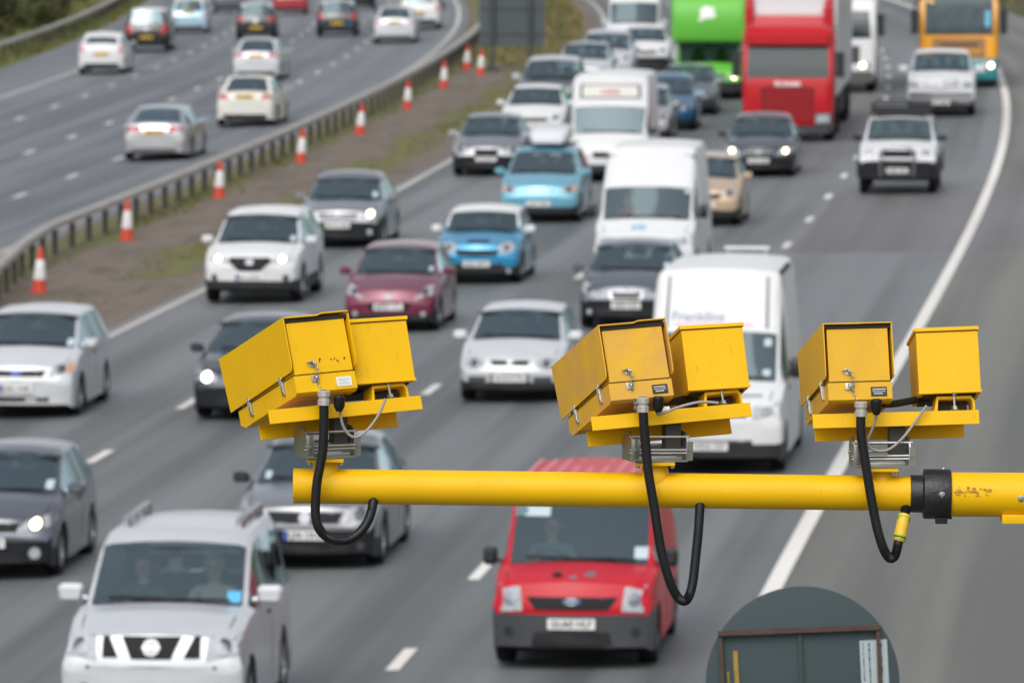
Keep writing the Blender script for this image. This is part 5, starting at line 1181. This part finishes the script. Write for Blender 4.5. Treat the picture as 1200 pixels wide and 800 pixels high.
    lb = MB().box(lx - .0215, lx + .0215, fy - .0008, fy + .001, lz - .0125, lz + .0125, M=R).build('label_plate', LABW if lab == 'w' else LABK, tr, smooth=False)
    pr = MB(); random.seed(3 + idx)
    for r_, (zz, hh) in enumerate(((.006, .0028), (.0, .0016), (-.0055, .0026)) if lab != 'w' else ((.0075, .0012), (.004, .0012), (0, .0012), (-.004, .0012), (-.0075, .0012))):
        xx = -.017 + (.004 if r_ == 2 else 0)
        while xx < (.016 if r_ != 2 else .009):
            d = random.uniform(.0012, .0032); pr.box(lx + xx, lx + xx + d, fy - .0014, fy - .0009, lz + zz - hh / 2, lz + zz + hh / 2, M=R); xx += d + random.uniform(.0006, .0012)
    pr.build('label_lines', LABT if lab == 'w' else LABW, lb, smooth=False)
    if idx == 0:
        ch_ = MB()
        for _ in range(9):
            xx, zz = random.uniform(x0 + w * .45, x1 - .02), random.uniform(zs + .022, zs + .05); rr = random.uniform(.0012, .003)
            ch_.lathe([(.0001, .0006), (rr, -.0006)], 7, M=R @ Matrix.Translation((xx, yb0 - .0018, zz)) @ Matrix.Rotation(math.pi / 2, 4, 'X') @ Matrix.Diagonal((.8, 1.7, 1, 1)))
        ch_.build('rust_chips', RUST, dro)
    # illuminator
    ix0, ix1 = ill_x; iz0, iz1 = .066, .243; Ri = R @ Matrix.Translation((ix0, .0, 0)) @ Matrix.Rotation(RAD(ill_yaw), 4, 'Z') @ Matrix.Rotation(RAD((1.8, 2.2, 0)[idx]), 4, 'Y') @ Matrix.Translation((-ix0, 0, 0))
    ib = MB().box(ix0, ix1, .0, .21, iz0, iz1 - .010, M=Ri, bev=.002); io = sub(ib, 'illuminator', YEL, smooth=False)
    MB().box(ix0 - .004, ix1 + .003, -.005, .216, iz1 - .010, iz1, M=Ri, bev=.0015).build('illuminator_lid', YEL, io, smooth=False)
    MB().box(ix0 + .001, ix1 - .001, -.0012, .002, iz1 - .0125, iz1 - .0095, M=Ri).build('lid_gap', SEAL, io, smooth=False)
    MB().box(ix0 - .001, ix1 + .002, -.0025, .0, iz0 - .001, iz0 + .006, M=Ri, bev=.0008).build('bottom_lip', YEL, io, smooth=False)
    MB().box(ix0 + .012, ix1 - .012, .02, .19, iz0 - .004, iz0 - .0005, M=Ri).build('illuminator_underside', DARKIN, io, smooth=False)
    mx = (ix0 + ix1) / 2 + .012
    sd = MB().prism([(mx - .055, .017), (mx - .046, .017), (mx - .042, .052), (mx + .044, .052), (mx + .049, .045), (mx + .050, .017), (mx + .056, .017), (mx + .056, .048), (mx + .047, .060), (mx - .046, .060)], 1, .012, .07, M=R)
    so = sub(sd, 'saddle_bracket', YEL, smooth=False)
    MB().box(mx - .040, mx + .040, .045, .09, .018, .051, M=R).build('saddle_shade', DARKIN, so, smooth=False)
    MB().tube([R @ Vector((mx, .008, .020)), R @ Vector((mx, .008, .074))], .0032, 8).lathe([(.0001, .010), (.008, .010), (.008, .003), (.011, .002), (.011, 0)], 6, M=R @ Matrix.Translation((mx, .008, .062))).lathe([(.0001, .010), (.008, .010), (.008, .003), (.011, .002), (.011, 0)], 6, M=R @ Matrix.Translation((mx, .008, .022))).build('saddle_bolt', INOX, so)
    # swivel bracket, upright, on a yellow stub
    C = pix(brk_px[0], brk_px[1], AY) - O; hw_ = brk_px[2] / 2 / F_PX * AY; hh_ = brk_px[3] / 2 / F_PX * AY
    br = MB(); Mb = Matrix.Translation(C) @ Matrix.Rotation(RAD(-brk_px[4]), 4, 'Y') @ Matrix.Rotation(RAD(yaw), 4, 'Z')
    for s in (1, -1):
        a = s * hw_
        P = [(-.040, -hh_), (.040, -hh_)] + [(.040 * math.cos(k * math.pi / 8), hh_ * .25 + hh_ * .75 * math.sin(k * math.pi / 8)) for k in range(9)]
        br.prism(P, 0, a - .0025, a + .0025, M=Mb)
        br.box(min(a, a + s * .016), max(a, a + s * .016), -.04, -.037, -hh_, hh_ * .3, M=Mb) if s > 0 else br.box(a, a + .020, -.043, -.039, -hh_ * .9, hh_ * .5, M=Mb, bev=.002)
        br.lathe([(.0001, .006), (.007, .005), (.007, 0)], 6, M=Mb @ Matrix.Translation((a + s * .003, -.02, -hh_ * .35)) @ Matrix.Rotation(s * math.pi / 2, 4, 'Y'))
        br.lathe([(.0001, .003), (.004, .003), (.004, 0)], 8, M=Mb @ Matrix.Translation((a + (.010 if s < 0 else .008), -.043, -hh_ * .3)) @ Matrix.Rotation(math.pi / 2, 4, 'X'))
    br.box(-hw_, hw_, -.045, .045, -hh_ - .003, -hh_ + .002, M=Mb)
    bo = br.build('swivel_bracket', INOX, root, angle=30)
    rd = MB()
    for zz, yy_ in ((hh_ * .62, -.03), (-hh_ * .28, -.036), (-hh_ * .50, -.034), (-hh_ * .1, .03)): rd.tube([Mb @ Vector((-hw_ - .006, yy_, zz)), Mb @ Vector((hw_ + .008, yy_, zz))], .004, 8)
    rd.box(-hw_ * .5, hw_ * .85, -.03, .0, -hh_ + .002, -hh_ * .75, M=Mb, bev=.002)
    rd.build('bracket_bolts', INOX, bo)
    MB().box(hw_ * .35, hw_ * .9, -.005, .03, -.01, hh_ + .03, M=Mb).build('swivel_block', mat('swivel block', (.06, .058, .052), .6), bo, smooth=False)
    sx0, sx1, sy0, sy1 = stub_px; top = pix((sx0 + sx1) / 2, sy0, AY) - O; bot = pix((sx0 + sx1) / 2, sy1 + 12, AY) - O; r_ = (sx1 - sx0) / 2 / F_PX * AY
    d = top - bot
    st = MB().tube([bot, bot + d * .40, bot + d * .52, bot + d * .66, top - Vector((0, 0, .006))], [r_ * 1.22, r_ * 1.18, r_ * 1.06, r_, r_], 26)
    st.hull([(top.y - .05, top.x - r_ * 1.5, top.x + r_ * 1.5, top.z - .008, top.z, .003), (top.y + .05, top.x - r_ * 1.5, top.x + r_ * 1.5, top.z - .008, top.z, .003)])
    sto = st.build('stub_post', YEL, root)
    for s in (1, -1): MB().lathe([(.0001, .012), (.006, .011), (.006, 0)], 6, M=Matrix.Translation(top + Vector((s * r_ * 1.3, -.035, -.016)))).build('flange_bolt', INOX, sto)
    # conduit: from the gland, in front of the arm, looping back up underneath it
    pts = []; n = len(conduit)
    for k, (px, py) in enumerate(conduit):
        t_ = k / (n - 1); pts.append(pix(px, py, (AY - .095) + (.075 * max(0, t_ - .45) / .55)) - O)
    pts = smooth_path(pts, 8)
    rr = [.0125 * (1 + .045 * (i % 2)) for i in range(len(pts))]
    fine = smooth_path(pts[::4] + [pts[-1]], 14); rr = [.0122 + (.0009 if i % 2 else 0) for i in range(len(fine))]
    co_ = MB().tube(fine, rr, 14).build('conduit', RUBBER, root, angle=60)
    g0 = pix(conduit[0][0], conduit[0][1], AY - .095) - O
    MB().lathe([(.0122, -.012), (.017, -.010), (.017, .004), (.0145, .006), (.0145, .012), (.018, .014), (.018, .026), (.012, .030)], 10, M=Matrix.Translation(g0)).build('cable_gland', GLAND, root, angle=25)
    if idx == 2:
        U3PTS.extend(pts)
    gl2 = pix(cable[0][0], cable[0][1], AY - .085) - O
    MB().lathe([(.008, -.036), (.011, -.030), (.0150, -.022), (.0150, .002), (.012, .006)], 12, M=Matrix.Translation(gl2)).build('black_gland', RUBBER, root, angle=30)
    cpts = [pix(px, py, AY - .085 + .05 * k / (len(cable) - 1)) - O for k, (px, py) in enumerate(cable)]
    MB().tube(smooth_path(cpts, 7), .0038, 10).build('grey_cable', CABLE, root)
    # black lead behind the housing to the illuminator
    MB().tube(smooth_path([R @ Vector((x1 - .02, .02, z0 + .002)), R @ Vector((x1 + .02, .05, .05)), R @ Vector((mx - .03, .09, .075))], 6), .010, 10).build('rear_lead', RUBBER, root)
    return root, O
c1 = [(379.5, 470), (379.5, 495), (378, 530), (372, 562), (369.5, 595), (373, 617), (385, 630), (404, 633), (421, 624), (432, 608), (437, 590), (438, 575)]
c2 = [(753.5, 478), (754.5, 498), (757, 525), (760, 555), (766, 590), (774, 640), (784, 678), (794, 699), (804, 703), (811, 686), (815, 655), (818.5, 620), (820, 596), (821, 580)]
c3 = [(1009, 483), (1009, 507), (1013, 535), (1018, 566), (1026, 610), (1034, 639), (1042, 653), (1049, 650), (1053, 634), (1058, 612), (1061, 598), (1062, 586)]
unit(0, 'left speed camera of the three, tilted most, with white label and rust specks', (405, 480), 25.5, 18.3, 3.0, (-.148, .030), (.044, .214), -2, (367, 396, 536, 553), (381, 516, 62, 36, 0), YEL, 'w', c1,
     [(397.5, 466), (399, 486), (404, 503), (415, 512), (429, 505), (443, 487), (452, 467)], None)
unit(1, 'middle speed camera of the three, sun-faded ochre housing with black label', (787, 488), 16.5, 18.6, 3.6, (-.172, .004), (.056, .226), -3, (752, 783, 540, 556), (768, 521, 68, 34, -1.5), YEL_F, 'k', c2,
     [(771.5, 467), (770, 484), (777, 484), (795, 477), (820, 471), (842, 472)], None)
u3, O3 = unit(2, 'right speed camera of the three, level, beside the white edge line', (1050, 491), 6.5, 14.4, 1.0, (-.184, -.012), (.066, .232), -4, (1022, 1046, 547, 560), (1031, 528, 66, 34, 0), YEL_M, 'k', c3,
     [(1027, 470), (1027, 487), (1022, 503), (1016, 518), (1024, 527), (1040, 527), (1056, 515), (1072, 495), (1086, 475)], None)
sp_ = U3PTS[64:78]; pA, pB = sp_[0], sp_[-1]
sl = MB().tube(sp_, [.0150] + [.0168] * (len(sp_) - 2) + [.0150], 18)
slo = sl.build('yellow_sleeve', mat('tape yellow', (.72, .46, .03), .5, var=.12, scale=40), u3)
tg = mat('green tape', (.32, .42, .02), .55)
for t_ in (.08, .2, .78, .9): MB().tube([pA.lerp(pB, t_ - .03), pA.lerp(pB, t_ + .03)], .0180, 18).build('tape_band', tg, slo)
for t_ in (.14, .84): MB().tube([pA.lerp(pB, t_ - .02), pA.lerp(pB, t_ + .02)], .0176, 18).build('tape_stripe', BLACK, slo)

# ---------------------------------------------------------------- round sign seen from behind, lower right
DY = 28.0
sc_c = pix(940.5, 799.5, DY); RS = 114.5 / F_PX * DY
rs_root = empty('round_sign', (sc_c.x, DY, .1)); tag(rs_root, 'round traffic sign seen from its grey-green back with rusty square frame and stickers', 'road sign')
OR = rs_root.location.copy()
def PT(px, py, dy=0.0): return pix(px, py, DY + dy) - OR
SGB = mat('round sign back', (.041, .062, .068), .85, var=.10, scale=3, rvar=.1)
M_s = Matrix.Translation(sc_c - OR) @ Matrix.Rotation(math.pi / 2, 4, 'X')
MB().lathe([(.0001, -.002), (RS - .004, -.002), (RS, 0), (RS, .003), (RS - .012, .0045), (.0001, .0045)], 72, M=M_s @ Matrix.Diagonal((1, 1, -1, 1)) @ Matrix.Translation((0, 0, -.004))).build('sign_disc', SGB, rs_root)
FR = mat('rusty frame', (.070, .040, .030), .75, var=.45, scale=18)
def bar(p, q, w_, name, m, y0=-.03, y1=-.002):
    a, b = PT(*p), PT(*q); d = (b - a).normalized(); n_ = Vector((-d.z, 0, d.x)) * w_ / 2
    vs = []
    for y in (y0, y1):
        vs += [a + n_ + Vector((0, y, 0)), b + n_ + Vector((0, y, 0)), b - n_ + Vector((0, y, 0)), a - n_ + Vector((0, y, 0))]
    return MB().add(vs, [(0, 1, 2, 3), (7, 6, 5, 4), (0, 4, 5, 1), (1, 5, 6, 2), (2, 6, 7, 3), (3, 7, 4, 0)]).build(name, m, rs_root, smooth=False)
bar((841, 741), (1031, 733.5), .018, 'frame_rail', FR, -.034); bar((844, 746), (851, 888), .013, 'frame_upright', FR); bar((1028.5, 738), (1033, 880), .014, 'frame_upright', FR); bar((937, 742), (943, 905), .014, 'centre_rib', mat('rib', (.035, .05, .05), .7), -.02)
bar((848, 884), (1036, 876), .018, 'frame_rail', FR, -.036)
bar((861.5, 762), (866, 842), .018, 'yellow_sticker', mat('ochre sticker', (.30, .20, .03), .7, var=.4, scale=40), -.0125, -.008)
bar((853, 786), (857, 842), .010, 'yellow_sticker', mat('olive sticker', (.20, .17, .03), .7, var=.4, scale=40), -.0125, -.008)
bar((1023, 749), (1028, 850), .108, 'paper_label', mat('pale label', (.36, .42, .45), .6, var=.08, scale=20), -.0125, -.008)
lm = MB(); random.seed(5)
for (dx, wd, n_) in ((-5, .006, 13), (8, .013, 15), (-12, .004, 10)):
    yv = 753
    for k in range(n_):
        h_ = random.uniform(2.5, 5); w2 = wd * random.uniform(.5, 1.2); c = PT(1023 + dx + (yv - 749) * .05, yv + h_ / 2, -.0142)
        lm.box(c.x - w2 / 2, c.x + w2 / 2, c.y, c.y + .001, c.z - h_ * DY / F_PX / 2, c.z + h_ * DY / F_PX / 2); yv += h_ + random.uniform(.6, 1.6)
lm.build('label_print', mat('label ink', (.05, .06, .07), .7), rs_root, smooth=False)
for x in (-.2, .2): MB().tube([(x, .06, -.4), (x, .06, sc_c.z - OR.z + .02)], .038, 18).build('post', mat('sign post grey', (.16, .17, .17), .5, metal=.4), rs_root)
